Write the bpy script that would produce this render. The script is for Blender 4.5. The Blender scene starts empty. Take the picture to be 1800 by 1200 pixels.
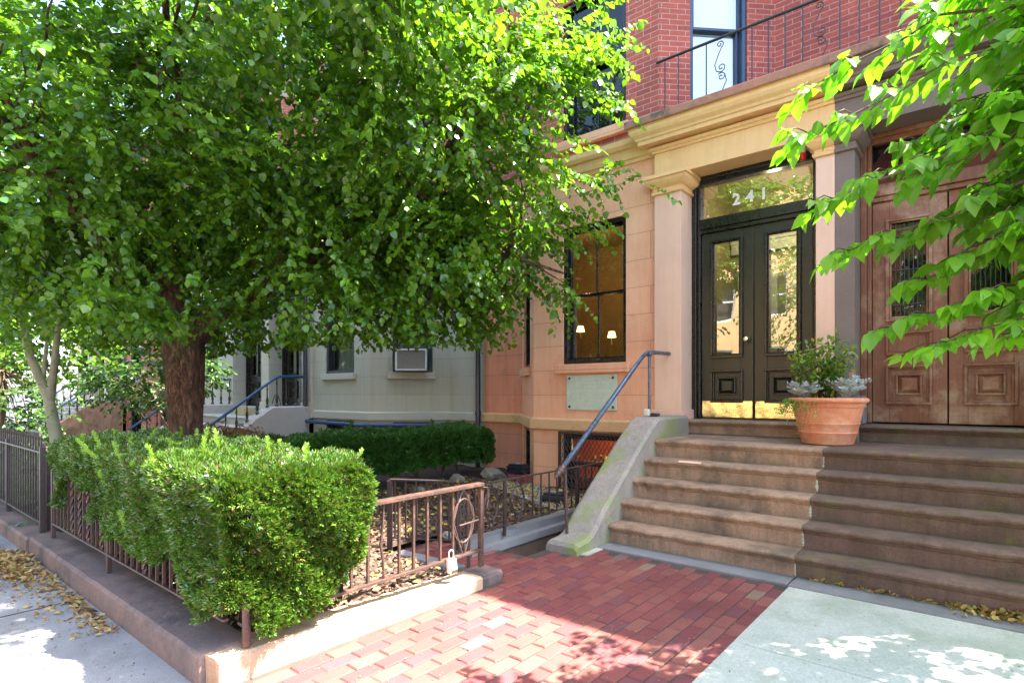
import bpy, math, random
import numpy as np
from mathutils import Vector
random.seed(7)
R = math.radians
scene = bpy.context.scene
col = scene.collection

# ---------------- camera, sky, sun, exposure ----------------
cam_d = bpy.data.cameras.new("camera"); cam = bpy.data.objects.new("camera", cam_d); col.objects.link(cam)
cam.location = (0, 0, 1.4); cam.rotation_euler = (R(90), 0, R(39.6))
cam_d.sensor_width = 36; cam_d.lens = 20.04; cam_d.shift_y = 91.5/1800
cam_d.clip_start = 0.05; cam_d.clip_end = 500
scene.camera = cam
SUNV = Vector((0.449, 0.3525, 1.0)).normalized()
SUN_EL = math.asin(SUNV.z); SUN_AZ = math.atan2(SUNV.x, SUNV.y)
w = bpy.data.worlds.new("World"); scene.world = w; w.use_nodes = True
nt = w.node_tree; nt.nodes.clear()
sky = nt.nodes.new('ShaderNodeTexSky'); sky.sky_type = 'NISHITA'; sky.sun_disc = False
sky.sun_elevation = SUN_EL; sky.sun_rotation = SUN_AZ; sky.air_density = 0.9; sky.dust_density = 2.2; sky.ozone_density = 0.8
bg = nt.nodes.new('ShaderNodeBackground'); bg.inputs[1].default_value = 0.15
wo = nt.nodes.new('ShaderNodeOutputWorld')
nt.links.new(sky.outputs[0], bg.inputs[0]); nt.links.new(bg.outputs[0], wo.inputs[0])
sd = bpy.data.lights.new("sun", 'SUN'); sd.energy = 4.8; sd.angle = R(0.5); sd.color = (1.0, 0.94, 0.83)
sun = bpy.data.objects.new("sun", sd); col.objects.link(sun)
sun.location = (6, 5, 20); sun.rotation_euler = SUNV.to_track_quat('Z', 'Y').to_euler()
scene.view_settings.view_transform = 'Standard'; scene.view_settings.look = 'None'
scene.view_settings.exposure = 3.0; scene.view_settings.gamma = 1.0
scene.view_settings.use_curve_mapping = False
scene.cycles.max_bounces = 10; scene.cycles.diffuse_bounces = 5; scene.cycles.transmission_bounces = 6
scene.cycles.transparent_max_bounces = 12; scene.cycles.sample_clamp_indirect = 8
scene.cycles.caustics_reflective = False; scene.cycles.caustics_refractive = False

# ---------------- materials ----------------
class NT:
    def __init__(s, name):
        s.m = bpy.data.materials.new(name); s.m.use_nodes = True; s.t = s.m.node_tree; s.t.nodes.clear()
        s.out = s.n('ShaderNodeOutputMaterial'); s.b = s.n('ShaderNodeBsdfPrincipled'); s.l(s.b, 0, s.out, 0)
    def n(s, ty, **kw):
        x = s.t.nodes.new(ty)
        for k, v in kw.items(): setattr(x, k, v)
        return x
    def l(s, a, ao, b, bi): s.t.links.new(a.outputs[ao], b.inputs[bi])
    def coord(s, uv=False):
        tc = s.n('ShaderNodeTexCoord'); return (tc, 'UV' if uv else 'Object')
    def noise(s, c, scale, detail=4, rough=.55, stretch=None):
        x = s.n('ShaderNodeTexNoise'); x.inputs['Scale'].default_value = scale; x.inputs['Detail'].default_value = detail
        x.inputs['Roughness'].default_value = rough
        if stretch:
            mp = s.n('ShaderNodeMapping'); mp.inputs['Scale'].default_value = stretch
            s.l(c[0], c[1], mp, 'Vector'); s.l(mp, 0, x, 'Vector')
        else: s.l(c[0], c[1], x, 'Vector')
        return x
    def ramp(s, src, so, stops):
        r = s.n('ShaderNodeValToRGB'); s.l(src, so, r, 0); e = r.color_ramp.elements
        while len(e) < len(stops): e.new(.5)
        for i, (p, c) in enumerate(stops):
            e[i].position = p; e[i].color = (*c, 1) if len(c) == 3 else c
        return r
    def mix(s, a, ao, b, bo, fac, fo=None, mode='MIX'):
        x = s.n('ShaderNodeMix', data_type='RGBA', blend_type=mode)
        if isinstance(fac, (int, float)): x.inputs[0].default_value = fac
        else: s.l(fac, fo, x, 0)
        if isinstance(a, tuple): x.inputs[6].default_value = (*a, 1)
        else: s.l(a, ao, x, 6)
        if isinstance(b, tuple): x.inputs[7].default_value = (*b, 1)
        else: s.l(b, bo, x, 7)
        return x
    def bump(s, src, so, strength, dist=.01, prev=None):
        x = s.n('ShaderNodeBump'); x.inputs['Strength'].default_value = strength; x.inputs['Distance'].default_value = dist
        s.l(src, so, x, 'Height')
        if prev: s.l(prev, 0, x, 'Normal')
        s.l(x, 0, s.b, 'Normal'); return x

def stone(name, c1, c2, rough=.8, sc=1.2, fine=60, bump=.25, stain=None, stain_pos=(.55, .7), joints=None, speck=None, streak=0, grain=.5):
    m = NT(name); c = m.coord(); n1 = m.noise(c, sc, 6, .62)
    base = m.mix(c1, 0, c2, 0, m.ramp(n1, 0, [(.35, (0, 0, 0)), (.65, (1, 1, 1))]), 0)
    n2 = m.noise(c, fine, 3); sp = m.ramp(n2, 0, [(.3, (.78,)*3), (.7, (1.14,)*3)])
    base = m.mix(base, 2, sp, 0, grain, mode='MULTIPLY')
    if streak:
        n5 = m.noise(c, 5, 5, .6, (3.5, 3.5, .25)); r5 = m.ramp(n5, 0, [(.42, (1,)*3), (.68, (.72,)*3)])
        base = m.mix(base, 2, r5, 0, float(streak), mode='MULTIPLY')
    if stain:
        n3 = m.noise(c, 2.3, 7, .7); r3 = m.ramp(n3, 0, [(stain_pos[0], (0, 0, 0)), (stain_pos[1], (1, 1, 1))])
        base = m.mix(base, 2, stain, 0, r3, 0)
    if speck:
        v = m.n('ShaderNodeTexVoronoi'); v.inputs['Scale'].default_value = speck[1]; m.l(c[0], c[1], v, 'Vector')
        r4 = m.ramp(v, 0, [(.0, (1, 1, 1)), (speck[2], (0, 0, 0))])
        base = m.mix(base, 2, speck[0], 0, r4, 0)
    bmp = m.bump(n2, 0, bump, .004); bmp = m.bump(n1, 0, bump, .02, bmp)
    if joints:
        cu = m.coord(True); b = m.n('ShaderNodeTexBrick'); m.l(cu[0], cu[1], b, 'Vector')
        b.inputs['Scale'].default_value = 1; b.inputs['Brick Width'].default_value = joints[0]; b.inputs['Row Height'].default_value = joints[1]
        b.inputs['Mortar Size'].default_value = joints[2]; b.inputs['Mortar Smooth'].default_value = .3
        b.inputs['Color1'].default_value = (1, 1, 1, 1); b.inputs['Color2'].default_value = (.93, .93, .93, 1); b.inputs['Mortar'].default_value = (.38, .36, .34, 1)
        base = m.mix(base, 2, b, 0, 1.0, mode='MULTIPLY')
        x = m.n('ShaderNodeMath', operation='SUBTRACT'); x.inputs[0].default_value = 1; m.l(b, 1, x, 1)
        m.bump(x, 0, .6, .008, bmp)
    m.l(base, 2, m.b, 'Base Color'); m.b.inputs['Roughness'].default_value = rough
    return m.m

def brickwall(name, c1, c2, c3, mortar, bw=.205, bh=.0675, ms=.0055):
    m = NT(name); c = m.coord(True)
    b = m.n('ShaderNodeTexBrick'); m.l(c[0], c[1], b, 'Vector')
    for k, v in (('Scale', 1), ('Brick Width', bw), ('Row Height', bh), ('Mortar Size', ms), ('Mortar Smooth', .2), ('Bias', -.1)): b.inputs[k].default_value = v
    b.inputs['Color1'].default_value = (*c1, 1); b.inputs['Color2'].default_value = (*c2, 1); b.inputs['Mortar'].default_value = (*mortar, 1)
    o = m.coord(); n = m.noise(o, 1.5, 5); n2 = m.noise(o, 40, 3)
    r = m.ramp(n, 0, [(.3, (.82,)*3), (.7, (1.15,)*3)]); x = m.mix(b, 0, r, 0, 1, mode='MULTIPLY')
    r2 = m.ramp(n2, 0, [(.3, (.8,)*3), (.75, (1.15,)*3)]); x = m.mix(x, 2, r2, 0, 1, mode='MULTIPLY')
    m.l(x, 2, m.b, 'Base Color'); m.b.inputs['Roughness'].default_value = .85
    s = m.n('ShaderNodeMath', operation='SUBTRACT'); s.inputs[0].default_value = 1; m.l(b, 1, s, 1)
    bp = m.bump(n2, 0, .3, .004); m.bump(s, 0, .8, .008, bp)
    return m.m

def paint(name, c, rough=.45, var=.12, bump=.1, metal=0.0, sc=25, coat=0):
    m = NT(name); o = m.coord(); n = m.noise(o, sc, 5, .6)
    r = m.ramp(n, 0, [(.3, tuple(x*(1-var*1.5) for x in c)), (.7, tuple(min(1, x*(1+var)) for x in c))])
    m.l(r, 0, m.b, 'Base Color'); m.b.inputs['Metallic'].default_value = metal
    rr = m.n('ShaderNodeMapRange'); m.l(n, 0, rr, 0); rr.inputs[3].default_value = max(.05, rough-.12); rr.inputs[4].default_value = min(1, rough+.15)
    m.l(rr, 0, m.b, 'Roughness'); m.bump(n, 0, bump, .004)
    if coat: m.b.inputs['Coat Weight'].default_value = coat; m.b.inputs['Coat Roughness'].default_value = .15
    return m.m

def rusty(name, c, rust, lo=.5, hi=.62, rough=.5):
    m = NT(name); o = m.coord(); n = m.noise(o, 14, 7, .7); n2 = m.noise(o, 120, 3)
    x = m.mix(c, 0, rust, 0, m.ramp(n, 0, [(lo, (0, 0, 0)), (hi, (1, 1, 1))]), 0)
    r2 = m.ramp(n2, 0, [(.3, (.7,)*3), (.7, (1.25,)*3)]); x = m.mix(x, 2, r2, 0, 1, mode='MULTIPLY')
    m.l(x, 2, m.b, 'Base Color'); m.b.inputs['Roughness'].default_value = rough; m.bump(n2, 0, .4, .003); return m.m

def wood(name, c1, c2, c3):
    m = NT(name); o = m.coord(); n = m.noise(o, 9, 8, .65, (5, 5, .45)); n2 = m.noise(o, 2.2, 6, .7)
    r = m.ramp(n, 0, [(.25, c1), (.55, c2), (.8, c1)])
    x = m.mix(r, 0, c3, 0, m.ramp(n2, 0, [(.5, (0, 0, 0)), (.72, (.85,)*3)]), 0)
    m.l(x, 2, m.b, 'Base Color'); m.b.inputs['Roughness'].default_value = .55; m.bump(n, 0, .3, .006); return m.m

def glassm(name, tint=(1, 1, 1), refl=.1, k=1.5):
    m = NT(name); m.t.nodes.remove(m.b)
    tr = m.n('ShaderNodeBsdfTransparent'); tr.inputs[0].default_value = (*tint, 1)
    gl = m.n('ShaderNodeBsdfGlossy'); gl.inputs['Roughness'].default_value = .015
    fr = m.n('ShaderNodeFresnel'); fr.inputs[0].default_value = 1.5
    md = m.n('ShaderNodeMath', operation='MULTIPLY_ADD'); m.l(fr, 0, md, 0); md.inputs[1].default_value = k; md.inputs[2].default_value = refl; md.use_clamp = True
    o = m.coord(); n = m.noise(o, 1.3, 2); b = m.n('ShaderNodeBump'); b.inputs['Strength'].default_value = .12; b.inputs['Distance'].default_value = .02
    m.l(n, 0, b, 'Height'); m.l(b, 0, gl, 'Normal')
    mx = m.n('ShaderNodeMixShader'); m.l(md, 0, mx, 0); m.l(tr, 0, mx, 1); m.l(gl, 0, mx, 2); m.l(mx, 0, m.out, 0)
    return m.m

def leafm(name, cols, trans=.45, gloss=.38, tcol=(1.25, 1.35, .5), veins=False, spec=.5):
    """per-leaf tint from the mesh islands, translucent blade with a waxy surface"""
    m = NT(name); g = m.n('ShaderNodeNewGeometry')
    k = len(cols); r = m.ramp(g, 'Random Per Island', [(i/(k-1) if k > 1 else 0, c) for i, c in enumerate(cols)])
    o = m.coord(); n = m.noise(o, 2.2, 3); rv = m.ramp(n, 0, [(.3, (.8,)*3), (.7, (1.15,)*3)])
    x = m.mix(r, 0, rv, 0, 1, mode='MULTIPLY')
    m.l(x, 2, m.b, 'Base Color'); m.b.inputs['Roughness'].default_value = gloss; m.b.inputs['Specular IOR Level'].default_value = spec
    tl = m.n('ShaderNodeBsdfTranslucent'); y = m.mix(x, 2, tcol, 0, 1, mode='MULTIPLY'); m.l(y, 2, tl, 0)
    mx = m.n('ShaderNodeMixShader'); mx.inputs[0].default_value = trans; m.l(m.b, 0, mx, 1); m.l(tl, 0, mx, 2); m.l(mx, 0, m.out, 0)
    return m.m

def emis(name, c, s):
    m = NT(name); m.b.inputs['Base Color'].default_value = (*c, 1); m.b.inputs['Emission Color'].default_value = (*c, 1); m.b.inputs['Emission Strength'].default_value = s; return m.m

def island(name, stops, rough=.8, fine=80, bump=.3, var=.2):
    m = NT(name); g = m.n('ShaderNodeNewGeometry'); r = m.ramp(g, 'Random Per Island', stops)
    r.color_ramp.interpolation = 'CONSTANT' if len(stops) > 3 else 'LINEAR'
    o = m.coord(); n = m.noise(o, fine, 4, .65); n1 = m.noise(o, 2.5, 5, .6)
    a = m.mix(r, 0, m.ramp(n, 0, [(.3, (1-var,)*3), (.7, (1+var*.8,)*3)]), 0, 1, mode='MULTIPLY')
    a = m.mix(a, 2, m.ramp(n1, 0, [(.3, (.82,)*3), (.7, (1.12,)*3)]), 0, 1, mode='MULTIPLY')
    m.l(a, 2, m.b, 'Base Color'); m.b.inputs['Roughness'].default_value = rough; m.bump(n, 0, bump, .004); return m.m

M = {}
M['stucco'] = stone('orange_stucco', (.88, .47, .285), (.80, .37, .21), .78, 1.3, 45, .25, joints=(4.3, .345, .003), stain=(.62, .26, .15), stain_pos=(.58, .78), streak=.3, grain=.25)
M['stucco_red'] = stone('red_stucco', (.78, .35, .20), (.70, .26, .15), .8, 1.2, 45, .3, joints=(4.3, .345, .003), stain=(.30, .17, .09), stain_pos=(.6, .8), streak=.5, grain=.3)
M['ledge'] = stone('ledge_stone', (.70, .40, .20), (.58, .36, .17), .8, 1.6, 50, .35, stain=(.25, .27, .07), stain_pos=(.56, .72))
M['tan'] = stone('tan_paint', (.82, .53, .25), (.76, .45, .20), .6, 1.0, 60, .15, stain=(.5, .27, .10), stain_pos=(.6, .85), grain=.2, streak=.3)
M['pink'] = stone('pilaster_paint', (.76, .49, .36), (.70, .43, .31), .65, 1.2, 60, .12, grain=.15, streak=.25)
M['deck'] = stone('deck_stone', (.28, .15, .10), (.42, .17, .10), .8, 3, 40, .5, stain=(.10, .08, .06), stain_pos=(.5, .62))
M['brown'] = stone('brown_paint', (.19, .135, .115), (.155, .11, .095), .7, .8, 60, .2)
M['brown_stucco'] = stone('brown_stucco', (.23, .15, .12), (.19, .12, .10), .7, .8, 60, .2, joints=(1.7, .345, .0035))
M['step_l'] = stone('step_brownstone', (.40, .255, .165), (.27, .175, .115), .85, 3.2, 60, .9, stain=(.13, .095, .065), stain_pos=(.5, .66), streak=.9, grain=.8)
M['step_r'] = stone('step_dark_stone', (.175, .105, .078), (.11, .07, .050), .85, 3.0, 60, .9, stain=(.13, .12, .04), stain_pos=(.55, .7), streak=.9, grain=.8)
M['buttress'] = stone('buttress_stone', (.34, .28, .24), (.25, .225, .19), .85, 2.2, 60, .8, stain=(.20, .245, .07), stain_pos=(.48, .62), streak=.6, grain=.8)
M['bluestone'] = stone('bluestone', (.22, .215, .22), (.165, .16, .16), .8, 3, 80, .4)
M['curb'] = stone('curb_stone', (.235, .155, .13), (.15, .11, .105), .9, 2.6, 70, 1.0, stain=(.085, .07, .068), stain_pos=(.48, .64), grain=.9)
M['curb_r'] = stone('rough_curb_stone', (.50, .36, .235), (.40, .26, .155), .9, 5, 110, 1.2, speck=((.62, .5, .36), 120, .3))
M['concrete'] = stone('pale_concrete', (.52, .52, .455), (.42, .44, .375), .85, 1.9, 70, .6, stain=(.30, .33, .24), stain_pos=(.46, .72), grain=.9, speck=((.22, .20, .15), 30, .1), streak=0)
M['sidewalk'] = stone('grey_concrete', (.28, .28, .285), (.20, .20, .212), .9, 1.8, 160, .6, stain=(.17, .165, .165), stain_pos=(.5, .72), speck=((.12, .10, .09), 38, .2), grain=.9)
M['mortar'] = stone('joint_sand', (.09, .055, .045), (.05, .035, .03), .95, 5, 150, .5)
M['asphalt'] = stone('asphalt', (.055, .055, .055), (.045, .045, .047), .9, 2, 180, .6)
M['soil'] = stone('mulch_soil', (.075, .042, .028), (.045, .027, .02), .95, 9, 90, 1.5)
M['grey'] = stone('grey_stucco', (.46, .44, .355), (.42, .405, .33), .8, .7, 60, .2, joints=(4.2, .345, .002), grain=.3, streak=.3)
M['grey_l'] = stone('grey_trim', (.46, .44, .37), (.41, .395, .34), .75, 1, 60, .2)
M['cream'] = stone('cream_trim', (.50, .45, .36), (.44, .40, .32), .75, 1, 60, .2, joints=(2.2, .345, .002))
M['greystep'] = stone('grey_step_paint', (.40, .38, .36), (.34, .33, .32), .7, 2, 60, .2)
M['brick'] = brickwall('red_brick_wall', (.46, .10, .065), (.34, .072, .055), None, (.50, .31, .26))
M['brick2'] = brickwall('plain_brick_wall', (.40, .12, .075), (.33, .09, .06), None, (.40, .32, .27))
M['brickpale'] = brickwall('pale_brick_wall', (.50, .36, .25), (.45, .30, .2), None, (.5, .45, .4))
M['paver'] = island('clay_paver', [(0, (.185, .044, .040)), (.22, (.205, .053, .045)), (.42, (.17, .039, .040)), (.6, (.215, .062, .050)), (.74, (.155, .044, .049)), (.86, (.225, .074, .057)), (.965, (.16, .085, .082)), (.99, (.21, .13, .09))], .8, 130, .5, .2)
M['iron'] = rusty('rusty_iron', (.075, .046, .040), (.19, .085, .05), .5, .68, .34)
M['iron_dark'] = rusty('dark_iron', (.045, .032, .030), (.12, .05, .035), .55, .7, .4)
M['iron_black'] = paint('black_iron', (.018, .02, .024), .32, .2, .15)
M['rail_blue'] = paint('blue_black_pipe', (.075, .105, .16), .28, .25, .1, .3)
M['pipe_blue'] = paint('blue_pipe_and_sky_tinted_rail', (.018, .06, .155), .32, .2, .1)
M['pipe_dark'] = paint('dark_drainpipe', (.022, .026, .033), .3, .2, .1)
M['black'] = paint('black_paint', (.012, .0115, .010), .26, .3, .12, sc=9)
M['green_black'] = paint('green_black_paint', (.016, .0185, .013), .34, .25, .2, sc=12)
M['sash_blue'] = paint('blue_sash_paint', (.03, .065, .13), .35, .2, .1)
M['oldwood'] = wood('weathered_wood', (.075, .026, .014), (.20, .068, .030), (.44, .29, .19))
M['brass'] = paint('brass', (1, .88, .50), .2, .1, 1.0, 1.0, sc=5)
M['glass'] = glassm('window_glass', (.93, .95, .9), .24)
M['glass_dark'] = glassm('dark_window_glass', (.55, .62, .6), .02, .8)
M['curtain'] = paint('white_curtain', (.62, .64, .62), .9, .1, .3, sc=8)
M['blind'] = paint('white_blind', (.72, .76, .85), .7, .04, .1)
M['slat'] = paint('grey_blind_slat', (.10, .14, .135), .5, .1, .1)
M['room'] = paint('warm_room_wall', (.24, .15, .06), .7, .1, .1, sc=3)
M['room_dark'] = paint('dim_room_wall', (.05, .05, .05), .8, .1, .1)
M['orange_room'] = paint('orange_wall', (.85, .27, .03), .6, .1, .1)
M['yellow_room'] = paint('vestibule_wall', (.40, .35, .20), .6, .08, .1, sc=3)
M['white'] = paint('white_paint', (.80, .80, .74), .5, .06, .1)
M['terracotta'] = stone('terracotta', (.70, .27, .145), (.60, .20, .10), .8, 4, 80, .3, stain=(.74, .42, .30), stain_pos=(.5, .72), streak=.5)
M['plaque'] = stone('verdigris_plate', (.55, .60, .47), (.46, .53, .42), .55, 6, 80, .25)
M['plaque_t'] = stone('plaque_lettering', (.70, .70, .58), (.64, .66, .54), .55, 6, 80, .2)
M['bolt'] = paint('bolt_metal', (.05, .07, .06), .4, .2, .1, .5)
M['plastic'] = paint('blue_black_plastic', (.012, .016, .030), .3, .15, .1)
M['bark'] = None
M['red_glass'] = paint('red_lamp_glass', (.55, .012, .012), .12, .05, .02)
M['cover_grey'] = paint('air_conditioner_white', (.62, .62, .63), .45, .05, .05)
M['grille_grey'] = paint('air_conditioner_coil', (.30, .285, .27), .6, .3, .4, sc=60)
M['teal'] = paint('air_conditioner_side', (.25, .42, .43), .5, .08, .05)
M['lantern_glass'] = paint('lantern_glass', (.62, .62, .45), .3, .1, .1)
M['lockwhite'] = paint('lockbox_shell', (.66, .60, .54), .4, .08, .1)
M['rock'] = stone('garden_rock', (.30, .27, .22), (.2, .18, .15), .9, 6, 50, .8, stain=(.2, .23, .1))
M['hook'] = M['iron_black']
m = NT('tree_bark'); o = m.coord(); n = m.noise(o, 7, 9, .72, (3.2, 3.2, .7)); n2 = m.noise(o, 3, 4)
v = m.n('ShaderNodeTexVoronoi'); v.feature = 'DISTANCE_TO_EDGE'; v.inputs['Scale'].default_value = 16
mp = m.n('ShaderNodeMapping'); mp.inputs['Scale'].default_value = (2.2, 2.2, .34); dist = m.mix(o[0], o[1], n, 1, .22); m.l(dist, 2, mp, 0); m.l(mp, 0, v, 'Vector')
r = m.ramp(n, 0, [(.36, (.05, .024, .016)), (.52, (.22, .095, .052)), (.68, (.42, .23, .13))])
x = m.mix(r, 0, (.17, .15, .065), 0, m.ramp(n2, 0, [(.5, (0, 0, 0)), (.68, (.8,)*3)]), 0)
x = m.mix(x, 2, m.ramp(v, 0, [(0, (.5,)*3), (.2, (1,)*3)]), 0, .7, mode='MULTIPLY')
m.l(x, 2, m.b, 'Base Color'); m.b.inputs['Roughness'].default_value = .85
b1 = m.bump(n, 0, 1.0, .04); m.bump(m.ramp(v, 0, [(0, (0,)*3), (.15, (1,)*3)]), 0, 1.0, .025, b1); M['bark'] = m.m
M['palebark'] = stone('pale_bark', (.40, .38, .27), (.28, .27, .19), .85, 5, 50, .6, stain=(.16, .15, .10))
M['twig'] = stone('twig_bark', (.12, .075, .045), (.09, .06, .035), .9, 8, 60, .4)
M['linden'] = leafm('linden_leaf', [(.075, .165, .010), (.12, .235, .014), (.175, .31, .018), (.065, .18, .050), (.14, .28, .012), (.05, .13, .014)], .48, .27, spec=.7)
M['dogwood'] = leafm('dogwood_leaf', [(.16, .34, .022), (.23, .43, .03), (.19, .38, .022), (.13, .29, .03)], .58, .34, (.85, 1.25, .35))
M['yew'] = leafm('yew_needle', [(.18, .10, .045), (.048, .112, .012), (.055, .125, .014), (.07, .15, .018), (.09, .175, .020), (.11, .20, .028), (.13, .225, .03)], .2, .24, spec=.8)
M['yew_new'] = leafm('new_yew_shoot', [(.20, .36, .04), (.28, .44, .06)], .4, .4)
M['yewdark'] = leafm('box_leaf', [(.030, .095, .016), (.05, .13, .02), (.075, .17, .03)], .3, .34)
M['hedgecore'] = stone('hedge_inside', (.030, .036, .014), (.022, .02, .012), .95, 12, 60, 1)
M['shrub'] = leafm('shrub_leaf', [(.035, .09, .02), (.06, .13, .03), (.09, .18, .04)], .3, .3)
M['paleleaf'] = leafm('pale_green_leaf', [(.17, .30, .06), (.26, .38, .10), (.12, .24, .04)], .45, .4)
M['redleaf'] = leafm('maple_red_leaf', [(.30, .10, .03), (.36, .16, .05), (.2, .14, .03)], .45, .4)
M['silver'] = leafm('silver_leaf', [(.52, .58, .58), (.62, .67, .66), (.45, .52, .52)], .15, .7, (1, 1, 1))
M['roseleaf'] = leafm('rose_leaf', [(.06, .17, .04), (.11, .26, .04), (.2, .34, .04), (.38, .36, .03)], .4, .35)
M['trail'] = leafm('trailing_leaf', [(.18, .36, .05), (.28, .46, .08)], .4, .45)
M['petal_w'] = leafm('white_petal', [(.8, .78, .74), (.75, .75, .75)], .3, .6, (1, 1, 1))
M['petal_p'] = leafm('pink_petal', [(.75, .28, .28), (.8, .4, .38)], .3, .6, (1, 1, 1))
M['litter'] = leafm('dry_leaf', [(.30, .15, .05), (.42, .27, .10), (.22, .10, .04), (.48, .36, .14), (.30, .30, .08)], .15, .7, (1, 1, 1))
M['litter_y'] = leafm('yellow_fallen_leaf', [(.5, .38, .08), (.40, .24, .07), (.25, .13, .05), (.40, .40, .08), (.5, .30, .10)], .2, .65, (1, 1, 1))
M['chip'] = leafm('bark_chip', [(.13, .065, .04), (.20, .11, .065), (.07, .04, .028), (.28, .19, .12)], .0, .9, (1, 1, 1))
M['pebble'] = leafm('white_pebble', [(.5, .5, .5), (.38, .38, .38), (.6, .6, .58)], .0, .8, (1, 1, 1))
M['lamp'] = emis('lamp_shade_glow', (1, .62, .22), .9)
M['bulb'] = emis('ceiling_lamp_glow', (1, .8, .5), 2)

# ---------------- geometry helpers ----------------
class Fr:
    """plan frame: u along the wall (left to right), w outward, z up"""
    def __init__(s, x=0, y=0, ex=1, ey=0):
        l = math.hypot(ex, ey); s.x, s.y, s.ex, s.ey = x, y, ex/l, ey/l; s.nx, s.ny = s.ey, -s.ex
    def __call__(s, u, w, z): return (s.x+s.ex*u+s.nx*w, s.y+s.ey*u+s.ny*w, z)
W0 = Fr(0, 0, 1, 0)      # here w = -y

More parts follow.
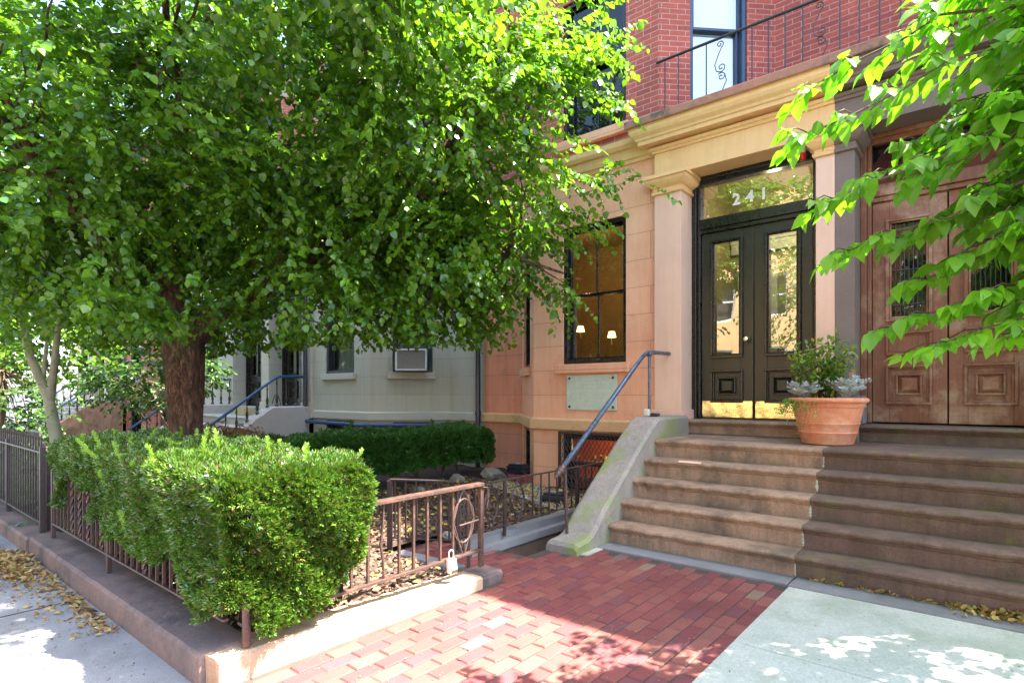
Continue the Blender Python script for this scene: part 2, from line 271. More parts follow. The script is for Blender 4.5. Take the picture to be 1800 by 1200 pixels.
class MB:
    def __init__(s): s.v, s.f, s.uv = [], [], []
    def poly(s, pts, uv=None):
        i = len(s.v); s.v += [tuple(p) for p in pts]; s.f.append(tuple(range(i, i+len(pts)))); s.uv.append(uv or [(0, 0)]*len(pts))
    def mesh(s, V, Fc):
        i = len(s.v); s.v += [tuple(p) for p in V]
        for f in Fc: s.f.append(tuple(i+k for k in f)); s.uv.append([(V[k][0]+V[k][1]*.7, V[k][2]) for k in f])
    def box(s, fr, u0, u1, w0, w1, z0, z1):
        P = [fr(u, w, z) for z in (z0, z1) for (u, w) in ((u0, w1), (u1, w1), (u1, w0), (u0, w0))]
        s.mesh(P, [(0, 1, 5, 4), (1, 2, 6, 5), (2, 3, 7, 6), (3, 0, 4, 7), (4, 5, 6, 7), (3, 2, 1, 0)]); return s
    def cube(s, x0, x1, y0, y1, z0, z1): return s.box(W0, x0, x1, -y1, -y0, z0, z1)
    def prism(s, fr, prof, u0, u1, jit=0, nu=1):
        """profile [(w,z)...] extruded along u"""
        n = len(prof); V = []
        for k in range(nu+1):
            u = u0+(u1-u0)*k/nu
            for (w_, z_) in prof:
                V.append(fr(u, w_+(random.uniform(-jit, jit)), z_+random.uniform(-jit, jit)))
        Fc = [tuple(range(n))[::-1], tuple(range(nu*n, nu*n+n))]
        for k in range(nu):
            for i in range(n): j = (i+1) % n; Fc.append((k*n+i, k*n+j, (k+1)*n+j, (k+1)*n+i))
        s.mesh(V, Fc); return s
    def sweep(s, prof, path, closed_ends=True):
        """profile [(out,z)] along plan path, mitred; out is to the right of travel (left to right)"""
        n = len(prof); N = len(path); V = []
        nr = []
        for i in range(N-1):
            dx, dy = path[i+1][0]-path[i][0], path[i+1][1]-path[i][1]; l = math.hypot(dx, dy); nr.append((dy/l, -dx/l))
        for i in range(N):
            a = nr[max(0, i-1)]; b = nr[min(N-2, i)]; d = 1+a[0]*b[0]+a[1]*b[1]; mx, my = (a[0]+b[0])/d, (a[1]+b[1])/d
            for (o_, z_) in prof: V.append((path[i][0]+mx*o_, path[i][1]+my*o_, z_))
        Fc = []
        for k in range(N-1):
            for i in range(n-1): Fc.append((k*n+i, (k+1)*n+i, (k+1)*n+i+1, k*n+i+1))
            Fc.append((k*n+n-1, (k+1)*n+n-1, (k+1)*n, k*n))
        Fc += [tuple(range(n)), tuple(range((N-1)*n, N*n))[::-1]]
        s.mesh(V, Fc); return s
    def tube(s, pts, r, n=8, cap=True):
        pts = [Vector(p) for p in pts]; N = len(pts); rr = r if isinstance(r, (list, tuple)) else [r]*N
        V = []; up = None
        for i in range(N):
            t = (pts[min(N-1, i+1)]-pts[max(0, i-1)]).normalized()
            if up is None: up = t.cross(Vector((0, 0, 1)) if abs(t.z) < .9 else Vector((1, 0, 0))).normalized()
            a = (up - t*up.dot(t)).normalized(); b = t.cross(a); up = a
            for k in range(n): q = 2*math.pi*k/n; V.append(tuple(pts[i]+(a*math.cos(q)+b*math.sin(q))*rr[i]))
        Fc = [(i*n+k, i*n+(k+1) % n, (i+1)*n+(k+1) % n, (i+1)*n+k) for i in range(N-1) for k in range(n)]
        if cap: Fc += [tuple(range(n))[::-1], tuple(range((N-1)*n, N*n))]
        s.mesh(V, Fc); return s
    def lathe(s, prof, c, n=32, cap=True):
        N = len(prof); V = []
        for (r_, z_) in prof:
            for k in range(n): q = 2*math.pi*k/n; V.append((c[0]+r_*math.cos(q), c[1]+r_*math.sin(q), c[2]+z_))
        Fc = [(i*n+k, i*n+(k+1) % n, (i+1)*n+(k+1) % n, (i+1)*n+k) for i in range(N-1) for k in range(n)]
        if cap: Fc += [tuple(range(n))[::-1], tuple(range((N-1)*n, N*n))]
        s.mesh(V, Fc); return s
    def ring(s, fr, u0, u1, z0, z1, wd, w0, w1):
        """rectangular frame of four butted bars"""
        s.box(fr, u0, u1, w0, w1, z1-wd, z1); s.box(fr, u0, u1, w0, w1, z0, z0+wd)
        s.box(fr, u0, u0+wd, w0, w1, z0+wd, z1-wd); s.box(fr, u1-wd, u1, w0, w1, z0+wd, z1-wd); return s
    def wall(s, fr, L, z0, z1, ops, depth=.16, w=0):
        """plane wall with openings (u0,u1,v0,v1) and their reveals"""
        us = sorted({0, L, *[o[0] for o in ops], *[o[1] for o in ops]}); vs = sorted({z0, z1, *[o[2] for o in ops], *[o[3] for o in ops]})
        off = fr.x*.77+fr.y*.31
        for a, b in zip(us, us[1:]):
            for c, d in zip(vs, vs[1:]):
                mu, mv = (a+b)/2, (c+d)/2
                if any(o[0] < mu < o[1] and o[2] < mv < o[3] for o in ops): continue
                s.poly([fr(a, w, c), fr(b, w, c), fr(b, w, d), fr(a, w, d)], [(a+off, c), (b+off, c), (b+off, d), (a+off, d)])
        for (a, b, c, d) in ops:
            i = w-depth
            s.poly([fr(a, w, c), fr(a, i, c), fr(a, i, d), fr(a, w, d)][::-1], [(0, c), (depth, c), (depth, d), (0, d)][::-1])
            s.poly([fr(b, w, c), fr(b, w, d), fr(b, i, d), fr(b, i, c)][::-1], [(0, c), (0, d), (depth, d), (depth, c)][::-1])
            s.poly([fr(a, w, c), fr(b, w, c), fr(b, i, c), fr(a, i, c)][::-1], [(a, 0), (b, 0), (b, depth), (a, depth)][::-1])
            s.poly([fr(a, w, d), fr(a, i, d), fr(b, i, d), fr(b, w, d)][::-1], [(a, 0), (a, depth), (b, depth), (b, 0)][::-1])
        return s

def wloc(o):
    p = Vector((0, 0, 0))
    while o: p += Vector(o.location); o = o.parent
    return p
def link(name, me, mat, parent=None, bevel=0, smooth=False, loc=None):
    o = bpy.data.objects.new(name, me); col.objects.link(o)
    if mat: me.materials.append(mat)
    if parent: o.parent = parent
    if bevel:
        b = o.modifiers.new('bevel', 'BEVEL'); b.width = bevel; b.segments = 2; b.limit_method = 'ANGLE'; b.angle_limit = R(35)
    if smooth:
        me.polygons.foreach_set('use_smooth', [True]*len(me.polygons))
    return o
def obj(name, mb, mat, parent=None, bevel=0, smooth=False, origin=None):
    """vertices are given in world space; stored relative to the parent's (or own) origin"""
    base = wloc(parent) if parent else Vector((0, 0, 0)); own = Vector(origin)-base if origin else Vector((0, 0, 0))
    sh = base+own
    me = bpy.data.meshes.new(name); me.from_pydata([(v[0]-sh.x, v[1]-sh.y, v[2]-sh.z) for v in mb.v], [], mb.f)
    ul = me.uv_layers.new(name='UVMap'); flat = [c for f in mb.uv for p in f for c in p]; ul.data.foreach_set('uv', flat)
    o = link(name, me, mat, parent, bevel, smooth); o.location = own
    return o
def empty(name, loc, label=None, cat=None, group=None):
    o = bpy.data.objects.new(name, None); col.objects.link(o); o.location = loc; o.empty_display_size = .2
    return tag(o, label, cat, group)
def tag(o, label=None, cat=None, group=None, kind=None):
    if label: o['label'] = label
    if cat: o['category'] = cat
    if group: o['group'] = group
    if kind: o['kind'] = kind
    return o
def struct(name, mb, mat, **kw): return tag(obj(name, mb, mat, **kw), kind='structure')
def copy_tree(o, parent=None):
    c = o.copy(); col.objects.link(c); c.parent = parent
    for ch in o.children: copy_tree(ch, c)
    return c

# -- foliage: numpy instancing of a small template --
def rotmats(d, nrm):
    """columns: side, along, normal"""
    d = d/np.linalg.norm(d, axis=1, keepdims=True); x = np.cross(d, nrm); x /= (np.linalg.norm(x, axis=1, keepdims=True)+1e-9); z = np.cross(x, d)
    return np.stack([x, d, z], axis=2)
def instmesh(name, T, TF, pos, rot, scl, mat, parent=None, smooth=True):
    T = np.array(T, float); n = len(T); k = len(pos)
    base = np.array(wloc(parent)) if parent else np.zeros(3)
    V = np.einsum('kij,nj->kni', rot, T)*np.asarray(scl)[:, None, None] + (pos-base)[:, None, :]
    V = V.reshape(-1, 3)
    sizes = np.array([len(f) for f in TF]); idx = np.array([i for f in TF for i in f])
    loops = (idx[None, :]+(np.arange(k)*n)[:, None]).ravel(); tot = np.tile(sizes, k); start = np.concatenate([[0], np.cumsum(tot)[:-1]])
    me = bpy.data.meshes.new(name); me.vertices.add(len(V)); me.vertices.foreach_set('co', V.ravel().astype(np.float32))
    me.loops.add(len(loops)); me.loops.foreach_set('vertex_index', loops.astype(np.int32))
    me.polygons.add(len(tot)); me.polygons.foreach_set('loop_start', start.astype(np.int32)); me.polygons.foreach_set('loop_total', tot.astype(np.int32))
    me.update(calc_edges=True); me.validate()
    if smooth: me.polygons.foreach_set('use_smooth', np.ones(len(tot), bool))
    return link(name, me, mat, parent)
LINDEN = ([(0, 0, 0), (-.36, .10, .05), (-.50, .42, .07), (-.30, .80, .0), (0, 1.06, -.10), (.30, .80, .0), (.50, .42, .07), (.36, .10, .05), (0, .45, -.03)],
          [(0, 8, 2, 1), (8, 4, 3, 2), (0, 7, 6, 8), (8, 6, 5, 4)])
DOG = ([(0, 0, 0), (-.22, .16, .05), (-.33, .42, .09), (-.25, .70, .03), (0, 1.12, -.16), (.25, .70, .03), (.33, .42, .09), (.22, .16, .05), (0, .2, -.01), (0, .45, 0), (0, .74, -.05)],
       [(0, 8, 1), (1, 8, 9, 2), (2, 9, 10, 3), (3, 10, 4), (0, 7, 8), (7, 6, 9, 8), (6, 5, 10, 9), (5, 4, 10)])
OVAL = ([(0, 0, 0), (-.25, .35, .04), (-.2, .75, .02), (0, 1, -.05), (.2, .75, .02), (.25, .35, .04), (0, .5, -.02)], [(0, 6, 1), (1, 6, 2), (2, 6, 3), (0, 5, 6), (5, 4, 6), (4, 3, 6)])
def sprig(nn, ln, wd, stem, spread=.9, seed=0):
    rs = np.random.RandomState(seed); V, Fc = [], []
    for i in range(nn):
        t = (i+.5)/nn; a = i*2.4+rs.rand()*.5; el = .35+.65*t*spread
        d = np.array([math.cos(a)*(1.25-el), el, math.sin(a)*(1.25-el)]); d /= np.linalg.norm(d)
        b = np.array([0, t*stem, 0]); s_ = np.cross(d, [math.sin(a), .2, -math.cos(a)]); s_ /= np.linalg.norm(s_)
        k = len(V); l_ = ln*(1-.25*t)*(.8+.4*rs.rand())
        V += [b-s_*wd*.4, b+s_*wd*.4, b+d*l_*.6+s_*wd*.5, b+d*l_+np.array([0, .1*ln, 0]), b+d*l_*.6-s_*wd*.5]; Fc.append((k, k+1, k+2, k+3, k+4))
    return V, Fc
rs = np.random.RandomState(11)
def unit(v): return v/np.linalg.norm(v, axis=-1, keepdims=True)
def rnd(n): return unit(rs.normal(size=(n, 3)))

# ---------------- the setting: ground, paving, kerbs ----------------
def sheet(rects, z):
    mb = MB()
    for (x0, x1, y0, y1) in rects: mb.poly([(x0, y0, z), (x1, y0, z), (x1, y1, z), (x0, y1, z)], [(x0, y0), (x1, y0), (x1, y1), (x0, y1)])
    return mb
struct('ground', sheet([(-300, 300, -300, -2.9), (-300, 300, 9.5, 300), (-300, -3.4, -2.9, 9.5), (-3.04, 300, -2.9, 9.5), (-3.4, -3.04, -2.9, 3.87), (-3.4, -3.04, 6.75, 9.5)], -.03), M['asphalt'])
mb = MB(); mb.cube(-60, -2.86, -2.9, 1.14, -.03, .0); mb.cube(-2.86, 60, -2.9, .6, -.03, -.002)
struct('sidewalk', mb, M['sidewalk'])
struct('road', sheet([(-200, 200, -11.5, -3.1)], -.026), M['asphalt'])
mb = MB(); mb.cube(-60, 60, -3.06, -2.9, -.15, -.003); struct('street_kerb', mb, M['bluestone'], bevel=.01)
# sidewalk joints (tooled grooves shown as sand filled strips)
mb = MB()
for x in (-4.75, -6.4, -8.05, -9.7, -11.4): mb.cube(x, x+.012, -2.85, 1.1, -.02, .003)
mb.cube(-20, -2.9, .02, .03, -.02, .003)
struct('pavement_joint', mb, M['mortar'])

# brick path: real pavers laid in running bond toward the door, sand below
struct('path_bed', sheet([(-4.05, -1.1, .6, 3.87), (-3.04, -1.1, 3.87, 4.5)], -.006), M['mortar'])
mb = MB(); bw, bl = .098, .202
nx = int((-1.12+4.02)/bw)+1
for i in range(nx):
    x = -4.02+i*bw
    if x+bw > -1.075: break
    y = .62-(i % 2)*bl/2+random.uniform(-.012, .012)
    while y < 4.44:
        if (x < -2.80 and y < 3.05) or (-3.42 < x+bw*.5 < -3.04 and y+bl > 3.9) or (x <= -3.0 and y+bl > 3.86) or (x > -2.9 and x+bw*.5 < -2.66 and y+bl > 4.18) or y+bl > 4.47:
            y += bl; continue
        g = .0045; h_ = random.uniform(-.002, .003); tl = [random.uniform(-.0018, .0018) for _ in range(4)]
        j = [random.uniform(-.002, .002) for _ in range(4)]; e = .006
        x0, x1, y0, y1 = x+g+j[0], x+bw-g+j[1], y+g+j[2], y+bl-g+j[3]
        T = [(x0+e, y0+e, h_+tl[0]), (x1-e, y0+e, h_+tl[1]), (x1-e, y1-e, h_+tl[2]), (x0+e, y1-e, h_+tl[3])]
        B = [(x0, y0, h_-.006), (x1, y0, h_-.006), (x1, y1, h_-.006), (x0, y1, h_-.006)]
        D = [(x0, y0, -.02), (x1, y0, -.02), (x1, y1, -.02), (x0, y1, -.02)]
        mb.mesh(T+B+D, [(0, 1, 2, 3), (4, 5, 1, 0), (5, 6, 2, 1), (6, 7, 3, 2), (7, 4, 0, 3), (8, 9, 5, 4), (9, 10, 6, 5), (10, 11, 7, 6), (11, 8, 4, 7)])
        y += bl
struct('brick_path', mb, M['paver'])
mb = MB(); mb.cube(-1.09, 3.5, 3.284, 4.46, -.03, .004); mb.cube(-1.09, 3.5, 1.2, 3.276, -.03, .004); struct('concrete_path', mb, M['concrete'], bevel=.004)
mb = MB(); mb.cube(-2.70, -1.105, 4.475, 4.8, -.03, .014); mb.cube(-1.095, 3.5, 4.465, 4.8, -.03, .012); struct('stone_border', mb, M['bluestone'], bevel=.006)
# garden earth
def soil(x0, x1, y0, y1, z, n=60):
    mb = MB(); nx_ = max(2, int((x1-x0)/.12)); ny_ = max(2, int((y1-y0)/.12))
    V = [(x0+(x1-x0)*i/nx_, y0+(y1-y0)*j/ny_, z+(.03*math.sin(i*1.3+j*.7)*math.sin(j*1.1)+random.uniform(-.012, .012) if 0 < i < nx_ and 0 < j < ny_ else -.02)) for j in range(ny_+1) for i in range(nx_+1)]
    mb.mesh(V, [(j*(nx_+1)+i, j*(nx_+1)+i+1, (j+1)*(nx_+1)+i+1, (j+1)*(nx_+1)+i) for j in range(ny_) for i in range(nx_)]); return mb
mb = soil(-6.95, -3.02, 1.4, 3.02, .065); m2 = soil(-6.95, -4.03, 3.02, 7.8, .065); m3 = soil(-4.03, -3.47, 3.9, 6.7, .065)
for q in (m2, m3): mb.mesh(q.v, q.f)
struct('garden_soil', mb, M['soil'], smooth=True)
struct('neighbour_garden_soil', soil(-30, -6.98, 1.4, 7.8, .05), M['soil'], smooth=True)
# kerb stones round the garden
def kerb_block(pts, zt, seed, lab, mat, top=None):
    random.seed(seed); mb = MB(); N = 14
    (xa, ya), (xb, yb), wd = pts
    e = Vector((xb-xa, yb-ya, 0)); L = e.length; fr = Fr(xa, ya, e.x, e.y)
    prof = [(0, -.03), (0, zt-.018), (-.018, zt), (-wd+.012, zt), (-wd, zt-.012), (-wd, -.03)]
    mb.prism(fr, prof, 0, L, .0022, max(2, int(L/.12)))
    o = obj('kerb_stone', mb, mat); tag(o, lab, 'kerb stone', 'stone kerb round the garden'); return o
# front kerb (runs along the street, outer face toward the pavement)
kerb_block(((-4.62, 1.14), (-2.90, 1.14), .27), .15, 1, 'long brown kerb stone under the near yew hedge, ending at the cracked corner', M['curb'])
kerb_block(((-6.42, 1.145), (-4.635, 1.14), .27), .148, 2, 'brown kerb stone below the twisted fence pickets, beside the leaf pile', M['curb'])
kerb_block(((-9.6, 1.13), (-6.44, 1.13), .26), .135, 3, 'mossy kerb stone under the spiked fence at the left edge', M['curb'])
random.seed(5)
mb = MB(); mb.mesh([(-2.885, 1.14, -.03), (-2.80, 1.155, -.03), (-2.79, 3.03, -.03), (-3.02, 3.03, -.03), (-3.03, 1.41, -.03), (-2.885, 1.41, -.03)], [(0, 1, 2, 3, 4, 5)])
mb = MB(); N = 26
prof = [(.0, -.03), (.0, .115), (-.02, .142), (-.20, .146), (-.215, .13), (-.215, -.03)]
fr = Fr(-2.79, 1.15, 0, 1)     # travel +y, outward = +x
V = []
for k in range(N+1):
    y = 1.15+1.88*k/N; q = 1-.42*k/N
    for (w_, z_) in prof:
        jt = .004 if z_ > 0 else 0
        xx = -2.79+w_+.01*k/N+random.uniform(-jt, jt); yy = y+(max(0, .045-abs(w_)*.6)*(1 if k == 0 else 0))
        V.append((xx, yy, (z_*q if z_ > 0 else z_)+random.uniform(-jt, jt)))
n = len(prof); Fc = [tuple(range(n))[::-1], tuple(range(N*n, N*n+n))]
for k in range(N):
    for i in range(n): j = (i+1) % n; Fc.append((k*n+i, k*n+j, (k+1)*n+j, (k+1)*n+i))
mb.mesh(V, Fc); tag(obj('kerb_stone', mb, M['curb_r']), 'rough tan kerb stone beside the brick path under the rusty fence', 'kerb stone', 'stone kerb round the garden')
mb = MB(); mb.cube(-3.03, -2.788, 3.035, 3.28, -.03, .083); tag(obj('kerb_stone', mb, M['curb'], bevel=.03), 'short rounded kerb stone under the fence end post', 'kerb stone', 'stone kerb round the garden')
mb = MB(); mb.cube(-3.02, -2.883, 1.142, 1.402, -.03, .149); tag(obj('kerb_stone', mb, M['curb'], bevel=.012), 'small corner kerb stone beside the crack at the foot of the corner post', 'kerb stone', 'stone kerb round the garden')
# stairwell down to the basement
mb = MB()
mb.poly([(-3.4, 3.87, -1.3), (-3.4, 6.75, -1.3), (-3.4, 6.75, -.005), (-3.4, 3.87, -.005)][::-1]); mb.poly([(-3.04, 3.87, -1.3), (-3.04, 6.75, -1.3), (-3.04, 6.75, -.005), (-3.04, 3.87, -.005)])
mb.poly([(-3.4, 6.75, -1.3), (-3.04, 6.75, -1.3), (-3.04, 6.75, -.005), (-3.4, 6.75, -.005)][::-1]); mb.poly([(-3.4, 3.87, -1.3), (-3.04, 3.87, -1.3), (-3.04, 6.75, -1.3), (-3.4, 6.75, -1.3)])
struct('areaway', mb, M['step_r'])
mb = MB()
for i in range(6): mb.cube(-3.397, -3.043, 3.875+i*.25, 4.122+i*.25, -1.295, -.2-i*.18)
tag(obj('basement_steps', mb, M['step_r']), 'narrow dark stone steps going down beside the stoop', 'steps')
mb = MB(); mb.prism(Fr(-3.38, 3.55, 0, 1), [(0, -.03), (0, .045), (-.1, .05), (-.1, -.03)], 0, 3.05, .002, 12)
mb.prism(Fr(-3.45, 3.50, 0, 1), [(0, -.03), (0, .115), (-.1, .12), (-.1, -.03)], 0, 3.1, .003, 12)
tag(obj('areaway_coping', mb, M['bluestone'], bevel=.006), 'low stepped stone coping under the dark fence beside the basement steps', 'coping')
random.seed(21)
mb = MB(); mb.mesh([(-3.72, 2.98, .0), (-3.1, 3.06, .0), (-3.12, 3.2, .0), (-3.74, 3.1, .0), (-3.72, 2.98, .1), (-3.1, 3.06, .07), (-3.12, 3.2, .07), (-3.74, 3.1, .1)], [(0, 1, 5, 4), (1, 2, 6, 5), (2, 3, 7, 6), (3, 0, 4, 7), (4, 5, 6, 7)])
tag(obj('stone_slab', mb, M['bluestone'], bevel=.012), 'flat grey stone slab lying behind the rusty fence', 'slab')

# ---------------- houses ----------------
SEG = {'E': ((0, 7.72), (.88, 7.72)), 'B': ((.88, 7.72), (1.95, 6.65)), 'A': ((1.95, 6.65), (3.92, 6.65)), 'C': ((3.92, 6.65), (4.99, 7.72)), 'D': ((4.99, 7.72), (5.88, 7.72))}
def segframe(Xc, side, k):
    (sa, ya), (sb, yb) = SEG[k]; xa, xb = Xc+side*sa, Xc+side*sb
    if side < 0: xa, ya, xb, yb = xb, yb, xa, ya
    return Fr(xa, ya, xb-xa, yb-ya), math.hypot(xb-xa, yb-ya)
def path(Xc, side, keys='EBACD'):
    P = [(Xc+side*SEG[keys[0]][0][0], SEG[keys[0]][0][1])]+[(Xc+side*SEG[k][1][0], SEG[k][1][1]) for k in keys]
    return P[::-1] if side < 0 else P
def window(par, fr, u0, u1, z0, z1, fm, dep=.16, muntin=True, sill=None, gl='glass_dark', back='slat', mid=.5, fw=.055, lab=None, sillh=.13, full=True):
    """sash window: outer frame > two sashes, glass, sill, blind"""
    mb = MB(); i = -dep
    mb.ring(fr, u0+.002, u1-.002, z0+.002, z1-.002, fw, i, -.03)
    zm = z0+(z1-z0)*mid; a, b = u0+fw, u1-fw
    mb.ring(fr, a, b, zm-.02, z1-fw, .035, i+.025, i+.075)
    mb.ring(fr, a, b, z0+fw, zm+.02, .042, i-.02, i+.024)
    if muntin:
        uc = (a+b)/2; mb.box(fr, uc-.009, uc+.009, i+.035, i+.065, zm+.015, z1-fw-.03); mb.box(fr, uc-.009, uc+.009, i-.01, i+.02, z0+fw+.04, zm-.022)
        if muntin == 4:
            for q in (zm+(z1-zm)*.47, z0+(zm-z0)*.55): mb.box(fr, a+.03, b-.03, (i+.036 if q > zm else i-.009), (i+.064 if q > zm else i+.019), q-.008, q+.008)
    wn = obj('window', mb, M[fm], par, bevel=.004)
    if lab: wn['label'] = lab
    g = MB(); g.poly([fr(a+.02, i+.05, zm), fr(b-.02, i+.05, zm), fr(b-.02, i+.05, z1-fw-.02), fr(a+.02, i+.05, z1-fw-.02)]); g.poly([fr(a+.02, i+.003, z0+fw+.02), fr(b-.02, i+.003, z0+fw+.02), fr(b-.02, i+.003, zm-.02), fr(a+.02, i+.003, zm-.02)])
    obj('pane', g, M[gl], wn)
    if sill:
        s_ = MB(); s_.box(fr, u0-.09, u1+.06, -.05, .07, z0-sillh, z0-.003); obj('sill', s_, M[sill], wn, bevel=.008)
    if back == 'slat':
        s_ = MB(); z = z0+.1
        while z < z1-.06:
            s_.mesh([fr(a+.01, i-.07, z), fr(b-.01, i-.07, z), fr(b-.01, i-.035, z+.018), fr(a+.01, i-.035, z+.018)], [(0, 1, 2, 3)]); z += .042
        obj('blind', s_, M['slat'], wn)
        s_ = MB(); s_.box(fr, u0-.05, u1+.05, i-.4, i-.36, z0-.05, z1+.05); obj('backing', s_, M['room_dark'], wn)
    elif back:
        s_ = MB(); nn = 40; V = []
        for k in range(nn+1):
            u = u0+(u1-u0)*k/nn
            for z in (z0-.02, z1+.02): V.append(fr(u, i-.09+(.018*math.sin(k*1.7)*math.sin(k*.37+1) if back == 'curtain' else 0), z))
        s_.mesh(V, [(2*k, 2*k+2, 2*k+3, 2*k+1) for k in range(nn)]); obj('curtain', s_, M[back], wn)
    return wn
def panel(mb, fr, u0, u1, z0, z1, w, depth=.02, wd=.03):
    mb.ring(fr, u0, u1, z0, z1, wd, w-.001, w+depth); mb.ring(fr, u0+wd, u1-wd, z0+wd, z1-wd, wd*.6, w-.001, w+depth*.5)
def raised(mb, fr, u0, u1, z0, z1, w, h_=.025, b=.035):
    P = [fr(u0, w, z0), fr(u1, w, z0), fr(u1, w, z1), fr(u0, w, z1), fr(u0+b, w+h_, z0+b), fr(u1-b, w+h_, z0+b), fr(u1-b, w+h_, z1-b), fr(u0+b, w+h_, z1-b)]
    mb.mesh(P, [(0, 1, 5, 4), (1, 2, 6, 5), (2, 3, 7, 6), (3, 0, 4, 7), (4, 5, 6, 7)])
CP = [(0, 0), (.03, 0), (.035, .03), (.06, .035), (.085, .07), (.10, .10), (.10, .135), (0, .135)]     # capital profile
def off(prof, dz, dp=0, k=1): return [((p*k+dp) if p > 0 else p, z+dz) for p, z in prof]
def portico(par, Xc, side, mp, mt, mdeck, sA, sB, door, mdoor, zt=1.095, half_shared=True, extra=None):
    """pilasters, lintel, cornice with balcony deck and the double door of one house; s measured from the party line"""
    X = lambda s_: Xc+side*s_
    def span(a, b): return (X(a), X(b)) if side > 0 else (X(b), X(a))
    # pilasters: outer whole, inner half (its other half belongs to the neighbour)
    for (a, b, nm) in ((sB, sB+.345, 'outer'), (0.001, sA, 'inner')):
        x0, x1 = span(a, b); p = MB(); p.cube(x0, x1, 6.58, 7.10, 1.205, 3.84)
        po = obj('pilaster', p, mp, par, bevel=.004)
        b0 = MB(); e0 = .0 if (nm == 'inner' and side > 0) else .03; e1 = 0 if (nm == 'inner' and side < 0) else .03
        b0.cube(x0-e0, x1+e1, 6.55, 7.10, .88, 1.203); obj('plinth', b0, mp, po, bevel=.008)
        c0 = MB(); pth = [(x0, 7.08), (x0, 6.58), (x1, 6.58), (x1, 7.08)]
        if nm == 'inner': pth = pth[:3] if side < 0 else pth[1:]
        c0.sweep([(-.02, 3.842), (.0, 3.842), (.025, 3.85), (.03, 3.875), (.012, 3.885), (.012, 3.925), (.03, 3.93), (.055, 3.95), (.085, 3.985), (.095, 4.02), (.115, 4.025), (.115, 4.068), (-.02, 4.068)], pth)
        obj('capital', c0, mt, po)
    x0, x1 = span(0.001, sB+.345)
    l = MB(); l.cube(x0, x1, 6.585, 7.3, 4.07, 4.72); obj('lintel', l, mt, par)
    e = [(x0, 7.1), (x0, 6.585), (x1, 6.585), (x1, 7.1)]; e = e[:3] if side < 0 else e[1:]
    c = MB(); c.sweep([(-.02, 4.36), (.02, 4.36), (.028, 4.385), (.05, 4.395), (.055, 4.425), (-.02, 4.43)], e)
    c.sweep([(-.02, 4.455), (.15, 4.455), (.155, 4.50), (.17, 4.505), (.18, 4.53), (.215, 4.565), (.235, 4.60), (.235, 4.64), (.26, 4.645), (-.02, 4.645)], e)
    obj('cornice', c, mt, par)
    d = MB(); d.sweep([(-.02, 4.648), (.268, 4.648), (.275, 4.66), (.275, 4.735), (.262, 4.75), (-.02, 4.75)], e)
    xa, xb = x0, x1
    d.mesh([(xa, 6.61, 4.748), (xb, 6.61, 4.748), (xb, 7.78, 4.748), (xa, 7.78, 4.748)], [(0, 1, 2, 3)]); obj('balcony_deck', d, mdeck, par)
    # recess side walls, ceiling
    r_ = MB(); a, b = span(sA, sB)
    r_.cube(a-.2, a-.002, 7.1, 7.3, 1.0, 4.07); r_.cube(b+.002, b+.2, 7.1, 7.3, 1.0, 4.07); obj('jamb', r_, mp, par)
    door(par, a, b, mdoor)
